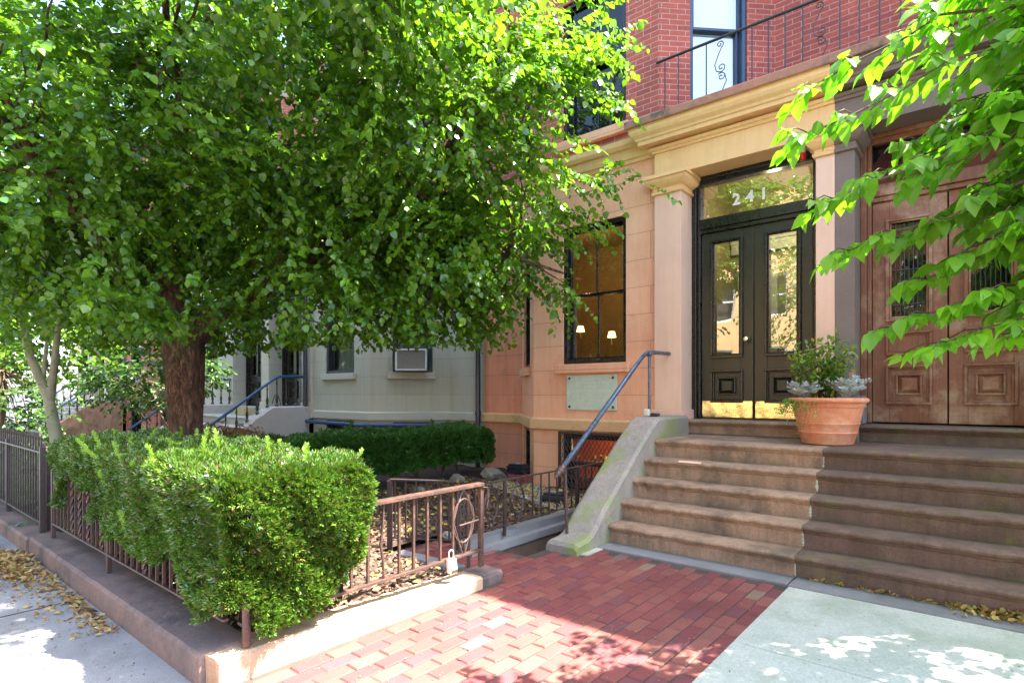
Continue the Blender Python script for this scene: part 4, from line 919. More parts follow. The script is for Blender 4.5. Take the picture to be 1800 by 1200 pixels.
# lock box hanging on the fence
root = empty('key_lock_box', (-2.835, 2.78, .2), 'pale key lock box hanging from the bottom rail of the rusty fence', 'lock box')
mb = MB(); K = Fr(-2.842, 2.735, 0, 1)
mb.box(K, 0, .075, -.012, .028, .158, .262); mb.v = [(x, y-(z-.21)*.12, z) for x, y, z in mb.v]; obj('case', mb, M['lockwhite'], root, bevel=.012)
mb = MB(); mb.box(K, .012, .063, .0285, .033, .163, .185); mb.v = [(x, y-(z-.21)*.12, z) for x, y, z in mb.v]; obj('shutter', mb, M['iron'], root)
mb = MB(); mb.tube([K(.012, .01, .26), K(.006, .01, .30)]+[K(.028-.022*math.cos(a), .01, .30+.022*math.sin(a)) for a in (.5, 1.2, 1.9, 2.6)]+[K(.05, .01, .30), K(.05, .01, .26)], .004, 6); obj('shackle', mb, M['cover_grey'], root)
# front fence below the hedge
f2, fr2_, L2_ = fence('iron_fence', (-6.23, 1.275), (-2.90, 1.275), .275, .745, .14, 31, M['iron'], 'rusty iron fence with twisted pickets half buried in the long yew hedge', posts=(.003, .455), bar=.0155, twist=(5, 7, 9, 12, 20), rail=.018, post_r=.016)
# spiked neighbour fence
f3, fr3, L3 = fence('iron_fence', (-9.6, 1.275), (-6.6, 1.275), .22, .865, .125, 28, M['iron_dark'], 'spiked dark iron fence on the kerb at the left edge', posts=(.0, .5, .995), bar=.013, spikes=.11, rail=.018, post_r=.022)
# its short second tier of pickets
# boundary fence running to the house
f4, _, _ = fence('iron_fence', (-6.66, 1.33), (-6.66, 3.6), .2, .80, .06, 15, M['iron_dark'], 'low iron fence running back beside the hedge, its capped post near the pale tree', posts=(.0, .28, 1), bar=.012, spikes=.05, rail=.014, post_r=.02)
mb = MB(); mb.cube(-6.69, -6.63, 1.935, 1.995, .852, .872); obj('post_cap', mb, M['cover_grey'], f4, bevel=.006)
# fence above the basement stairs
f5, fr5, L5 = fence('iron_fence', (-3.42, 3.42), (-3.42, 6.45), .185, .60, .10, 22, M['iron_dark'], 'dark iron fence with twin ovals on the low wall above the basement steps', posts=(.0, .20, .60, 1), bar=.012, rail=.014, skip=(2, 3, 5, 6), post_r=.013)
oval(fr5, .42, .39, .10, .13, .59, .19, M['iron_dark'], f5); oval(fr5, .80, .39, .10, .13, .59, .19, M['iron_dark'], f5)
f6, fr6, L6 = fence('iron_fence', (-3.95, 3.12), (-3.44, 3.40), .16, .66, .03, 6, M['iron_dark'], 'short dark fence panel turning into the garden behind the rusty fence', posts=(.0,), bar=.013, rail=.016, post_r=.02)
f7, _, _ = fence('iron_fence', (-3.02, 3.13), (-3.42, 3.40), .16, .62, .03, 4, M['iron_dark'], 'small dark gate standing behind the lock box', posts=(.0,), bar=.011, rail=.014, post_r=.013)
# balcony railing
root = empty('balcony_railing', (-2.1, 6.5, 4.75), 'black iron balcony railing with scrolls above the entrance cornice', 'railing')
frb = Fr(-3.10, 6.60, 1, 0)
def railing(fr, L, z0, z1, par, scrolls, sp=.172):
    mb = MB(); mb.tube([fr(-.03, .0, z1), fr(L, .0, z1)], .017, 8); obj('handrail', mb, M['iron_black'], par)
    mb = MB(); mb.box(fr, .0, L, -.009, .009, z0+.05, z0+.065); obj('bottom_rail', mb, M['iron_black'], par)
    u = .08; 
    while u < L:
        if not any(abs(u-s_) < .05 for s_ in scrolls):
            mb = MB(); mb.tube([fr(u, 0, z0+.003), fr(u, 0, z1-.012)], .0075, 6); obj('baluster', mb, M['iron_black'], par)
        u += sp
    for s_ in scrolls:
        mb = MB(); zc = (z0+z1)/2
        def spiral(u0, z0_, r, a0, d, turns=1.4, n=20): return [fr(u0+r*(1-.85*k/n)*math.cos(a0+d*2*math.pi*turns*k/n), 0, z0_+r*(1-.85*k/n)*math.sin(a0+d*2*math.pi*turns*k/n)) for k in range(n+1)]
        mb.tube(spiral(s_-.005, zc+.30, .045, -1.2, 1), .006, 5); mb.tube([fr(s_+.012, 0, zc+.258), fr(s_-.03, 0, zc+.17), fr(s_-.065, 0, zc+.08), fr(s_-.045, 0, zc+.0)], .006, 5)
        mb.tube(spiral(s_+.01, zc+.03, .055, 3.7, 1), .006, 5); mb.tube(spiral(s_+.01, zc-.075, .05, 2.4, -1), .006, 5)
        mb.tube([fr(s_+.05, 0, zc-.055), fr(s_+.07, 0, zc-.14), fr(s_+.02, 0, zc-.24), fr(s_-.05, 0, z0+.06)], .006, 5)
        obj('scroll', mb, M['iron_black'], par)
railing(frb, 3.9, 4.752, 5.50, root, (.76, 1.79, 2.82))

# ---------------- small things ----------------
fr = Fr(0, 6.64, 1, 0)
root = empty('plaque', (-4.1, 6.64, 1.165), 'greenish bronze plaque with four dark bolts on the orange wall', 'plaque')
mb = MB(); mb.box(fr, -4.49, -3.70, .0, .018, 1.175, 1.655); obj('plate', mb, M['plaque'], root, bevel=.004)
mb = MB()
random.seed(8)
for (z, a, b) in ((1.585, -4.25, -3.93), (1.535, -4.33, -3.85), (1.475, -4.2, -3.98), (1.425, -4.4, -3.79), (1.345, -4.40, -3.80), (1.30, -4.33, -3.86), (1.25, -4.15, -4.0)):
    u = a
    while u < b:
        w_ = random.uniform(.01, .02); 
        if random.random() > .12:
            mb.box(fr, u, u+.0035, .0175, .0205, z, z+.026)
            if random.random() > .3: mb.box(fr, u+.0035, u+w_*.8, .0175, .0202, z+random.choice((0, .011, .0225)), z+random.choice((.0035,))+random.choice((.0235,))*0+.0)if False else mb.box(fr, u+.0036, u+w_*.75, .0175, .0202, z+.0225, z+.026)
        u += w_+.006
obj('lettering', mb, M['plaque_t'], root)
for (u, z) in ((-4.44, 1.61), (-3.755, 1.61), (-4.44, 1.22), (-3.755, 1.22)):
    mb = MB(); mb.lathe([(.018, 0), (.018, .006), (.012, .014), (.004, .018)], (0, 0, 0), 14); mb.v = [(u+x, 6.622-z_, z+y) for x, y, z_ in mb.v]; obj('bolt', mb, M['bolt'], root)
# fire bell lamp by the transom
root = empty('red_lamp', (-1.50, 6.62, 4.07), 'small red lamp hanging under the entrance lintel', 'lamp')
mb = MB(); mb.lathe([(.03, 0), (.03, .05), (.018, .055), (.018, .085)], (-1.50, 6.72, 3.985), 16); obj('base', mb, M['cover_grey'], root)
mb = MB(); mb.lathe([(.004, 0), (.024, .006), (.033, .03), (.034, .07), (.03, .085)], (-1.50, 6.72, 3.90), 20); obj('glass', mb, M['red_glass'], root, smooth=True)
# black garden lights by the wall
def spot(x, y, z, rz, lab):
    root = empty('garden_light', (x, y, z), lab, 'light', 'garden floodlights by the orange wall'); f_ = Fr(x, y, math.cos(rz), math.sin(rz))
    mb = MB(); mb.box(f_, -.14, .14, -.10, .10, .02, .09); mb.box(f_, -.15, .15, -.11, .11, .09, .115); mb.box(f_, -.125, .125, -.085, .085, .115, .145); mb.v = [(a, b, c_+z) for a, b, c_ in mb.v]; obj('case', mb, M['plastic'], root, bevel=.014)
    mb = MB(); mb.box(f_, -.05, .02, -.02, .01, z+.1455, z+.150); obj('label_plate', mb, M['cover_grey'], root)
spot(-3.98, 5.62, .07, .25, 'black plastic box light in the gravel nearer the basement window'); spot(-5.30, 6.55, .22, .1, 'black plastic box light standing against the red stucco corner')
mb = MB(); 
for i in range(3):
    for j in range(2): mb.cube(-5.42+i*.105, -5.32+i*.105, 6.45+j*.1, 6.545+j*.1, .03, .13); mb.cube(-5.42+i*.105, -5.32+i*.105, 6.45+j*.1, 6.545+j*.1, .135, .215)
tag(obj('brick_stack', mb, M['paver'], bevel=.006), 'low stack of bricks carrying the farther box light', 'bricks')
# rocks
def rock(x, y, z, s, seed, lab, sq=.55):
    rs_ = np.random.RandomState(seed); me = bpy.data.meshes.new('rock'); import bmesh
    bm = bmesh.new(); bmesh.ops.create_icosphere(bm, subdivisions=3, radius=1)
    pl = [(unit(rs_.normal(size=3)), rs_.uniform(.55, .9)) for _ in range(9)]
    for v in bm.verts:
        p = np.array(v.co)
        for (n_, d_) in pl:
            k = p@n_-d_
            if k > 0: p = p-n_*k
        p = p*(1+.05*math.sin(p[0]*9+p[1]*7+p[2]*5)); v.co = Vector((p[0]*s, p[1]*s*.75, p[2]*s*sq))
    bm.to_mesh(me); bm.free(); o_ = link('rock', me, M['rock']); o_.location = (x, y, z); tag(o_, lab, 'rock', 'rocks edging the garden bed')
rock(-5.95, 6.75, .12, .24, 1, 'largest grey rock at the right end of the dark hedge'); rock(-6.15, 6.1, .10, .16, 2, 'brown rock under the dark hedge, left of the largest rock')
rock(-5.95, 5.2, .08, .10, 3, 'small flat rock in the mulch in front of the dark hedge'); rock(-3.62, 3.85, .06, .09, 4, 'small pale rock beside the low coping wall')
rock(-3.9, 3.75, .06, .08, 6, 'small pale rock behind the short fence panel'); rock(-7.2, 2.95, .2, .42, 7, 'large pale rock at the foot of the tree trunk', .7)
# terracotta pot with its plants
PX, PY, PZ = -1.165, 6.20, 5*RS+.002
pot = empty('flower_pot', (PX, PY, PZ), 'large round terracotta flower pot on the top step between the two doors', 'pot')
mb = MB(); mb.lathe([(.20, 0), (.222, .008), (.248, .105), (.256, .11), (.258, .118), (.252, .124), (.268, .19), (.276, .195), (.278, .205), (.271, .21), (.305, .355), (.318, .36), (.322, .372), (.312, .38), (.318, .395), (.338, .40), (.348, .415), (.346, .435), (.334, .445), (.305, .445), (.29, .43), (.28, .38)], (PX, PY, PZ), 56)
obj('pot_body', mb, M['terracotta'], pot, smooth=False)
for p in pot.children: p.data.polygons.foreach_set('use_smooth', [True]*len(p.data.polygons)); md = p.modifiers.new('e', 'EDGE_SPLIT'); md.split_angle = R(50)
mb = MB(); mb.lathe([(.001, .39), (.2, .395), (.29, .385)], (PX, PY, PZ), 30, False); obj('potting_soil', mb, M['soil'], pot)
# air conditioner in the grey bay
frc, Lc = segframe(XG, 1, 'C'); ac = empty('air_conditioner', frc(.80, 0, 1.82), 'white window air conditioner in the grey bay window', 'air conditioner')
mb = MB(); mb.ring(frc, .50, 1.08, 1.83, 2.24, .03, .20, .26); mb.box(frc, .53, 1.05, -.1, .2, 1.86, 2.21); obj('case', mb, M['cover_grey'], ac, bevel=.008)
mb = MB(); mb.box(frc, 1.0805, 1.084, -.05, .25, 1.835, 2.235); mb.box(frc, .49, .499, -.05, .25, 1.835, 2.235); obj('side_panel', mb, M['teal'], ac)
mb = MB(); mb.box(frc, .531, 1.049, .2, .215, 1.861, 2.209)
for i in range(17): mb.box(frc, .535, 1.045, .2155, .224, 1.872+i*.0198, 1.880+i*.0198)
obj('coil_grille', mb, M['grille_grey'], ac)
# lantern on a crook in front of the grey stoop
root = empty('lantern', (-11.40, 6.25, .3), 'white glass lantern hanging from a black iron crook by the grey stoop', 'lantern')
lx, ly = -11.55, 6.0
mb = MB(); mb.tube([(lx+.42, ly, .0), (lx+.40, ly, 1.15)]+[(lx+.24+.16*math.cos(a), ly, 1.15+.22*math.sin(a)) for a in np.linspace(0, 2.6, 10)]+[(lx+.06, ly, 1.19)], .009, 6); obj('crook', mb, M['hook'], root)
mb = MB(); mb.lathe([(.10, 0), (.115, .01), (.115, .22), (.10, .235)], (lx, ly, .58), 10); obj('glass_body', mb, M['lantern_glass'], root)
mb = MB(); mb.lathe([(.14, 0), (.14, .012), (.03, .09), (.012, .11), (.012, .17)], (lx, ly, .818), 10); mb.lathe([(.14, 0), (.15, .015)], (lx, ly, .562), 10)
for k in range(5): a = k*math.pi*2/5; mb.tube([(lx+.12*math.cos(a), ly+.12*math.sin(a), .57), (lx+.12*math.cos(a), ly+.12*math.sin(a), .83)], .006, 5)
obj('cap', mb, M['iron_black'], root)
mb = MB(); mb.cube(-13.25+.15, -12.75+.1, 5.95, 6.2, 5*RS+.16*0+.005, 5*RS+.16); tag(obj('parcel', mb, stone('cardboard', (.42, .36, .16), (.38, .32, .14)), bevel=.004), 'yellowish parcel lying on the landing of the grey stoop', 'parcel')
# far stoops
for (xc, side, mt, lb) in ((XG, 1, M['greystep'], 'grey stoop beside the lantern'), (XG, -1, M['greystep'], 'grey stoop behind the tree trunk'), (XF, 1, M['step_l'], 'brown stone stoop beyond the shrub'), (XF, -1, M['greystep'], 'farthest pale stoop at the left edge')):
    s_ = stoop(xc, .002, 1.6, side, mt, lb, 12)
    xe = xc+side*1.60; a_, b__ = sorted((xe, xe+side*.33)); bt = buttress(a_, b__, mt, None, par=None); tag(bt, 'painted side wall of the '+lb, 'stoop wall')
    root = empty('stair_balustrade', (xe, 4.5, .3), 'black balusters and a handrail coloured as reflected blue sky on the '+lb, 'balustrade')
    xm = xe+side*.16; prof = [(4.40, .62), (5.95, 1.70)]
    mb = MB(); mb.tube([(xm, 4.35, .60), (xm, 5.85, 1.68)]+bez([(xm, 5.85, 1.68), (xm, 5.95, 1.755), (xm, 6.1, 1.755)], 5)[1:]+[(xm, 6.62, 1.755)], .028, 8); obj('handrail', mb, M['pipe_blue'] if xc == XG else M['rail_blue'], root)  # blue in the handrail colour stands for sky reflected on its top
    proto = None
    for k in range(11):
        y = 4.5+k*.205; zt_ = min(1.75, .60+(y-4.35)*.72)-.02; zb_ = next((BUT[i][1]+(BUT[i+1][1]-BUT[i][1])*(y-BUT[i][0])/(BUT[i+1][0]-BUT[i][0]) for i in range(2, 14) if BUT[i][0] <= y <= BUT[i+1][0]), 1.13)-.005
        h_ = zt_-zb_; mb = MB(); mb.lathe([(.035, 0), (.035, .04), (.018, .06), (.028, .12), (.03, .16), (.014, .22), (.012, h_*.75), (.02, h_*.8), (.012, h_*.86), (.014, h_)], (xm, y, zb_), 8); obj('baluster', mb, M['iron_black'], root)

# ---------------- trees and plants ----------------
def curve(p0, p1, sag=.15, n=7, seed=None, wob=.06):
    a, b = np.array(p0, float), np.array(p1, float); L = np.linalg.norm(b-a); t = np.linspace(0, 1, n)[:, None]
    w_ = rs.normal(size=(n, 3))*wob*L*np.sin(t*math.pi)
    P = a+(b-a)*t+w_*.5; P[:, 2] += sag*L*np.sin(t[:, 0]*math.pi); return P
def limb(mb, P, r0, r1, n=8):
    P = [tuple(p) for p in P]; k = len(P); mb.tube(P, [r0+(r1-r0)*i/(k-1) for i in range(k)], n)
def twigs_in(blobs, N, lo=.5, up=.0, weights=None):
    v = np.array([b[1][0]*b[1][1]*b[1][2] for b in blobs])**.75
    if weights is not None: v = v*np.array(weights)
    pick = rs.choice(len(blobs), N, p=v/v.sum()); d = rnd(N); r = (lo**3+(1-lo**3)*rs.rand(N))**(1/3)
    C = np.array([b[0] for b in blobs])[pick]; Rr = np.array([b[1] for b in blobs])[pick]
    # lumpy outline
    lump = 1+.13*np.sin(d[:, 0]*5+pick*2)*np.sin(d[:, 1]*6+1.3)+.10*np.sin(d[:, 2]*9+pick)
    P = C+d*Rr*(r*lump)[:, None]; out = unit(d*Rr); out[:, 2] = out[:, 2]*.6+up; return P, unit(out+rnd(N)*.45)
def leaves_on(P, D, per, length, size, droop=.25, side=.75, tilt=.42, sz_var=.36, curve_=.35):
    """leaf placement along drooping twigs: returns pos, dir, normal, size, and twig polylines"""
    N = len(P); t = (np.arange(per)+.6)/per; L = length*(.7+.6*rs.rand(N))
    D = unit(D); dn = np.array([0, 0, -1.0])
    pos = P[:, None, :]+D[:, None, :]*(L[:, None]*t[None, :])[:, :, None]+dn*((L[:, None]*curve_*t[None, :]**2)[:, :, None])
    tang = unit(D[:, None, :]+dn*(2*curve_*t)[None, :, None])
    hz = np.cross(tang, [0, 0, 1.0]); hz = unit(hz+1e-6)
    sg = np.where(np.arange(per) % 2 == 0, 1, -1)[None, :, None]
    d = tang*.55+hz*sg*side+dn*droop+rs.normal(size=pos.shape)*.22
    nm = np.array([0, 0, 1.0])+rs.normal(size=pos.shape)*tilt+D[:, None, :]*.25
    s = size*(1-sz_var+2*sz_var*rs.rand(N, per))
    return pos.reshape(-1, 3), unit(d.reshape(-1, 3)), unit(nm.reshape(-1, 3)), s.ravel()
def bend(T, cup, tip, asym):
    """another individual of the same leaf: cupped blade, hanging tip, lopsided halves"""
    V = [(x*(1+asym*(1 if x > 0 else -1)), y, z+cup*abs(x)*(1.2-y)-tip*y*y+asym*.15*x) for x, y, z in T[0]]; return (V, T[1])
def foliage(name, T, pos, d, nm, s, mat, par):
    if T[0] is LINDEN[0] or T[0] is DOG[0]:
        kk = rs.randint(0, 3, len(pos)); o_ = None
        for j, (c_, t_, a_) in enumerate(((.0, .0, .0), (.28, .14, .14), (-.16, -.10, -.12))):
            q = kk == j; B = bend(T, c_, t_, a_); o_ = instmesh(name, B[0], B[1], pos[q], rotmats(d[q], nm[q]), s[q], mat, par)
        return o_
    return instmesh(name, T[0], T[1], pos, rotmats(d, nm), s, mat, par)

# the big linden behind the hedge
tree = empty('linden_tree', (-7.4, 2.75, .05), 'large linden tree with thick reddish trunk and dense drooping crown left of the orange house', 'tree')
mb = MB(); K = 22; nn = 26; V = []
cx = [(-7.42, 2.76), (-7.40, 2.75), (-7.42, 2.76), (-7.36, 2.78)]
for k in range(K+1):
    z = -.05+2.35*k/K; t = k/K
    r = .19+.085*math.exp(-z*4)+.07*max(0, t-.72)/.28+.012*math.sin(z*5)
    x = -7.46+.10*math.sin(t*2.6)-.02+.12*t*t; y = 2.75+.03*math.sin(t*4)
    for a in range(nn):
        q = 2*math.pi*a/nn; rr = r*(1+.07*math.sin(q*3+z*1.1)+.05*math.sin(q*7-z*2.3)+.03*math.sin(q*11+z*6)+.06*math.exp(-z*3)*math.sin(q*5))
        V.append((x+rr*math.cos(q), y+rr*math.sin(q), z))
mb.mesh(V, [(k*nn+a, k*nn+(a+1) % nn, (k+1)*nn+(a+1) % nn, (k+1)*nn+a) for k in range(K) for a in range(nn)]+[tuple(range(K*nn, K*nn+nn))])
obj('trunk', mb, M['bark'], tree, smooth=True)
BL = [((-6.4, 3.7, 4.7), (2.4, 2.0, 2.3)), ((-4.25, 4.0, 4.15), (1.2, 1.0, 1.45)), ((-3.9, 4.7, 5.2), (.9, .6, .8)), ((-7.0, 1.6, 3.9), (2.1, 1.2, 1.85)), ((-5.7, 3.6, 3.1), (1.5, 1.2, 1.0)),
      ((-6.3, 3.7, 6.7), (2.0, 1.7, 1.4)), ((-5.0, 4.3, 2.8), (.85, .8, .70)), ((-4.1, 2.9, 6.3), (1.1, .9, .9)), ((-3.7, 2.15, 4.85), (1.0, .8, .6)), ((-2.75, 2.35, 5.0), (.65, .5, .35)), ((-3.2, 2.35, 4.6), (.55, .5, .4)), ((-4.0, 2.9, 5.3), (.9, .8, .6)), ((-8.2, 3.0, 3.4), (1.5, 1.4, 1.3)), ((-8.7, 1.5, 4.0), (1.4, 1.0, 1.9)), ((-4.2, 4.9, 3.35), (.75, .6, .75)), ((-5.5, 1.9, 4.6), (1.1, .8, 1.0))]
CC, CD = twigs_in(BL, 860, .36, -.05, [1, 1.35, 1.2, 1, 1.2, .5, 1.3, .6, .9, 1.6, .9, .8, 1.5, 1.3, 1.4, 1.0])
NP = 10; P = np.repeat(CC, NP, axis=0)+rs.normal(size=(len(CC)*NP, 3))*np.array([.20, .20, .11]); D = unit(np.repeat(CD, NP, axis=0)+rnd(len(P))*.55)
tips = [(-2.85, 5.2, 3.50), (-3.05, 5.3, 4.42), (-2.9, 5.1, 4.95), (-3.45, 5.1, 2.5), (-4.5, 4.9, 2.35), (-4.75, 4.4, 1.95), (-6.3, 2.2, 2.1), (-5.4, 3.4, 1.98), (-3.7, 5.0, 2.6)]
tp, td = [], []
for t_ in tips:
    t_ = np.array(t_); base = t_+np.array([-.9, -.1, .35]); Q = curve(base, t_, .05, 8)
    for q in Q: tp += [q+rs.normal(size=3)*.07 for _ in range(2)]; td += [unit(np.array([.8, .0, -.25])+rs.normal(size=3)*.5) for _ in range(2)]
P = np.concatenate([P, np.array(tp)]); D = np.concatenate([D, np.array(td)])
# nothing grows through the house fronts or down to the hedge
ok = (P[:, 1] < 6.1) & (P[:, 2] > 1.85); P, D = P[ok], D[ok]
pos, d, nm, s = leaves_on(P, D, 16, .46, .056, droop=.45)
k = ~((pos[:, 0] > -3.7) & (pos[:, 2] < 2.95) & (pos[:, 2] > 2.6)) & ~((pos[:, 0] > -3.15) & (pos[:, 1] > 3.5) & (pos[:, 2] < 3.2)) & (pos[:, 1] < 6.35) & (pos[:, 2] > 1.93) & ~((np.abs(pos[:, 0]+1) > 0) & (np.hypot(pos[:, 0], pos[:, 1]) < 2.6)); pos, d, nm, s = pos[k], d[k], nm[k], s[k]
foliage('crown', LINDEN, pos, d, nm, s, M['linden'], tree)
mb = MB(); fork = (-7.30, 2.77, 2.2)
L1_ = [(-7.33, 2.77, 2.0), (-7.05, 2.95, 2.32), (-6.7, 3.35, 2.62), (-6.3, 3.75, 3.0), (-6.1, 3.95, 3.7), (-6.0, 4.05, 4.8), (-5.7, 4.0, 6.2)]
L2_p = [(-7.42, 2.75, 2.0), (-7.5, 2.65, 2.7), (-7.2, 2.5, 3.6), (-6.9, 2.6, 4.8), (-6.4, 2.9, 6.4)]
limb(mb, L1_, .165, .05, 12); limb(mb, L2_p, .16, .045, 12)
limb(mb, [(-6.3, 3.75, 3.0), (-5.6, 4.2, 3.6), (-4.9, 4.6, 4.1), (-4.0, 4.9, 4.7), (-3.4, 5.1, 5.3)], .09, .02); limb(mb, [(-5.6, 4.2, 3.6), (-4.8, 4.5, 3.2), (-4.1, 4.9, 2.95), (-3.5, 5.1, 2.7)], .055, .012)
limb(mb, [(-7.5, 2.65, 2.7), (-7.3, 1.9, 3.1), (-6.9, 1.3, 3.5), (-6.2, .9, 4.0)], .07, .02); limb(mb, [(-7.5, 2.65, 2.6), (-8.2, 2.8, 3.0), (-8.9, 3.0, 3.6)], .07, .02)
limb(mb, [(-6.0, 4.05, 4.8), (-5.0, 3.5, 5.4), (-4.2, 3.1, 6.0)], .05, .015); limb(mb, [(-4.2, 3.1, 6.0), (-3.4, 2.7, 5.7), (-2.75, 2.4, 5.1)], .018, .008); limb(mb, [(-6.9, 2.6, 4.8), (-6.0, 2.1, 4.7), (-5.2, 1.8, 4.9)], .05, .015)
nodes = np.array([p for L_ in (L1_[2:], L2_p[2:]) for p in L_]+[(-5.6, 4.2, 3.6), (-4.9, 4.6, 4.1), (-4.0, 4.9, 4.7), (-4.8, 4.5, 3.2), (-4.1, 4.9, 2.95), (-6.9, 1.3, 3.5), (-7.3, 1.9, 3.1), (-8.2, 2.8, 3.0), (-5.0, 3.5, 5.4), (-6.0, 2.1, 4.7)])
for i in rs.choice(len(P), 420, replace=False):
    dd = np.linalg.norm(nodes-P[i], axis=1); j = rs.choice(np.argsort(dd)[:2]); limb(mb, curve(nodes[j], P[i], .06, 7, wob=.09), .017, .004, 5)
obj('branch', mb, M['bark'], tree, smooth=True)

# bright dogwood reaching in from the right
dog = empty('dogwood_tree', (1.75, 3.7, 0), 'bright green dogwood hanging in front of the brown wooden door on the right', 'tree')
mb = MB(); limb(mb, [(1.75, 3.7, -.03), (1.7, 3.72, .9), (1.62, 3.7, 1.6), (1.55, 3.65, 2.6), (1.4, 3.7, 3.8)], .085, .03, 10); obj('trunk', mb, M['palebark'], dog, smooth=True)
def px2w(px, py, d):
    f_, yw = 1002., R(39.6); u = (px-900)/f_
    return np.array([d*(-math.sin(yw)+u*math.cos(yw)), d*(math.cos(yw)+u*math.sin(yw)), 1.4-(py-691.5)*d/f_])
mb = MB(); tp, td = [], []
layers = [(-.62, 2.90, 2.60), (-.62, 3.0, 2.86), (-.52, 2.92, 2.28), (-.47, 2.98, 2.05), (-.33, 3.08, 1.70), (-.12, 3.05, 1.62), (.12, 3.25, 1.66), (-.15, 3.1, 3.1), (.15, 3.3, 3.35), (-.35, 3.2, 2.45), (-.2, 3.2, 1.92), (-.15, 3.3, 2.2), (-.1, 3.4, 2.7), (.15, 3.3, 3.0), (.3, 3.4, 1.85), (.1, 3.6, 2.45), (.2, 3.3, 2.05), (.35, 3.2, 2.9), (.45, 3.6, 3.3), (.4, 3.3, 3.5), (.5, 4.3, 3.3), (.2, 4.2, 2.9), (.2, 4.6, 2.8), (.5, 4.6, 3.2), (.0, 3.9, 2.3), (.5, 4.1, 2.2), (-.05, 3.15, 1.78), (.02, 3.3, 2.32), (.1, 3.1, 2.6), (.05, 3.1, 2.8), (-.25, 3.35, 2.62), (.2, 3.4, 2.2), (.3, 3.5, 2.7), (-.28, 3.15, 2.12), (.0, 3.2, 3.15), (.4, 3.6, 3.2), (.45, 3.5, 1.9), (.25, 3.3, 3.2), (.3, 3.2, 3.4), (.4, 3.8, 2.4), (-.1, 3.1, 2.95), (.1, 3.2, 3.25), (-.2, 3.05, 2.35), (.1, 3.1, 2.15), (.15, 3.15, 2.45), (.2, 3.2, 1.8), (-.05, 3.1, 2.0), (.25, 3.2, 2.65), (.3, 3.2, 3.05)]
for L_ in layers:
    tip = np.array(L_); base = np.array([1.6, 3.7, min(3.6, L_[2]+.15)]); Q = curve(base, tip, .10, 14, wob=.03); limb(mb, Q, .016, .0035, 6)
    for i in range(4, 14):
        for sgn in (-1, 1):
            if rs.rand() < .12: continue
            side_ = np.cross(unit(tip-base), [0, 0, 1.0]); ln = (.16+.26*rs.rand())*(1.15-.75*(i/13))
            e = Q[i]+side_*sgn*ln+unit(tip-base)*ln*.8+np.array([0, 0, -.03]); limb(mb, [Q[i], (Q[i]+e)/2+[0, 0, .02], e], .004, .002, 4)
            tp.append(Q[i]); td.append(e-Q[i])
    tp.append(Q[12]); td.append((tip-Q[12])*1.3)
tp, td = np.array(tp), np.array(td); ln = np.linalg.norm(td, axis=1)
ts = []
for k in range(len(tp)):
    n_ = max(4, int(ln[k]/.024)); 
    for j in range(n_):
        t_ = (j+1)/n_; sg = 1 if j % 2 else -1; dv = unit(td[k]); hz = np.cross(dv, [0, 0, 1.0])
        ts.append((*(tp[k]+td[k]*t_), *(dv*.8+hz*sg*(.75 if t_ < .95 else .1)+np.array([0, 0, -.55])+rs.normal(size=3)*.2), *(np.array([0, 0, 1.0])+rs.normal(size=3)*.38), .080*(.65+.6*rs.rand())))
ts = np.array(ts); foliage('crown', DOG, ts[:, :3], unit(ts[:, 3:6]), unit(ts[:, 6:9]), ts[:, 9], M['dogwood'], dog)
obj('branch', mb, M['twig'], dog, smooth=True)
# its farther half, over the stoop of the brown house
P, D = twigs_in([((.62, 3.75, 2.75), (.50, .45, .85)), ((.75, 3.5, 3.3), (.45, .4, .5)), ((1.5, 4.3, 3.2), (1.6, 1.2, 1.3)), ((1.8, 3.2, 4.0), (1.1, 1.0, .9)), ((2.6, 3.2, 2.9), (1.2, 1.0, 1.2)), ((.95, 4.4, 3.1), (.8, .8, .8))], 640, .3, 0, [2.2, 2.2, 1, 1, 1, 1])
pos, d, nm, s = leaves_on(P, D, 12, .36, .082, droop=.5, side=.8)
k = ~((pos[:, 0] < .15) & (pos[:, 1] < 3.3)) & (np.hypot(pos[:, 0], pos[:, 1]) > 2.7); foliage('crown', DOG, pos[k], d[k], nm[k], s[k], M['dogwood'], dog)

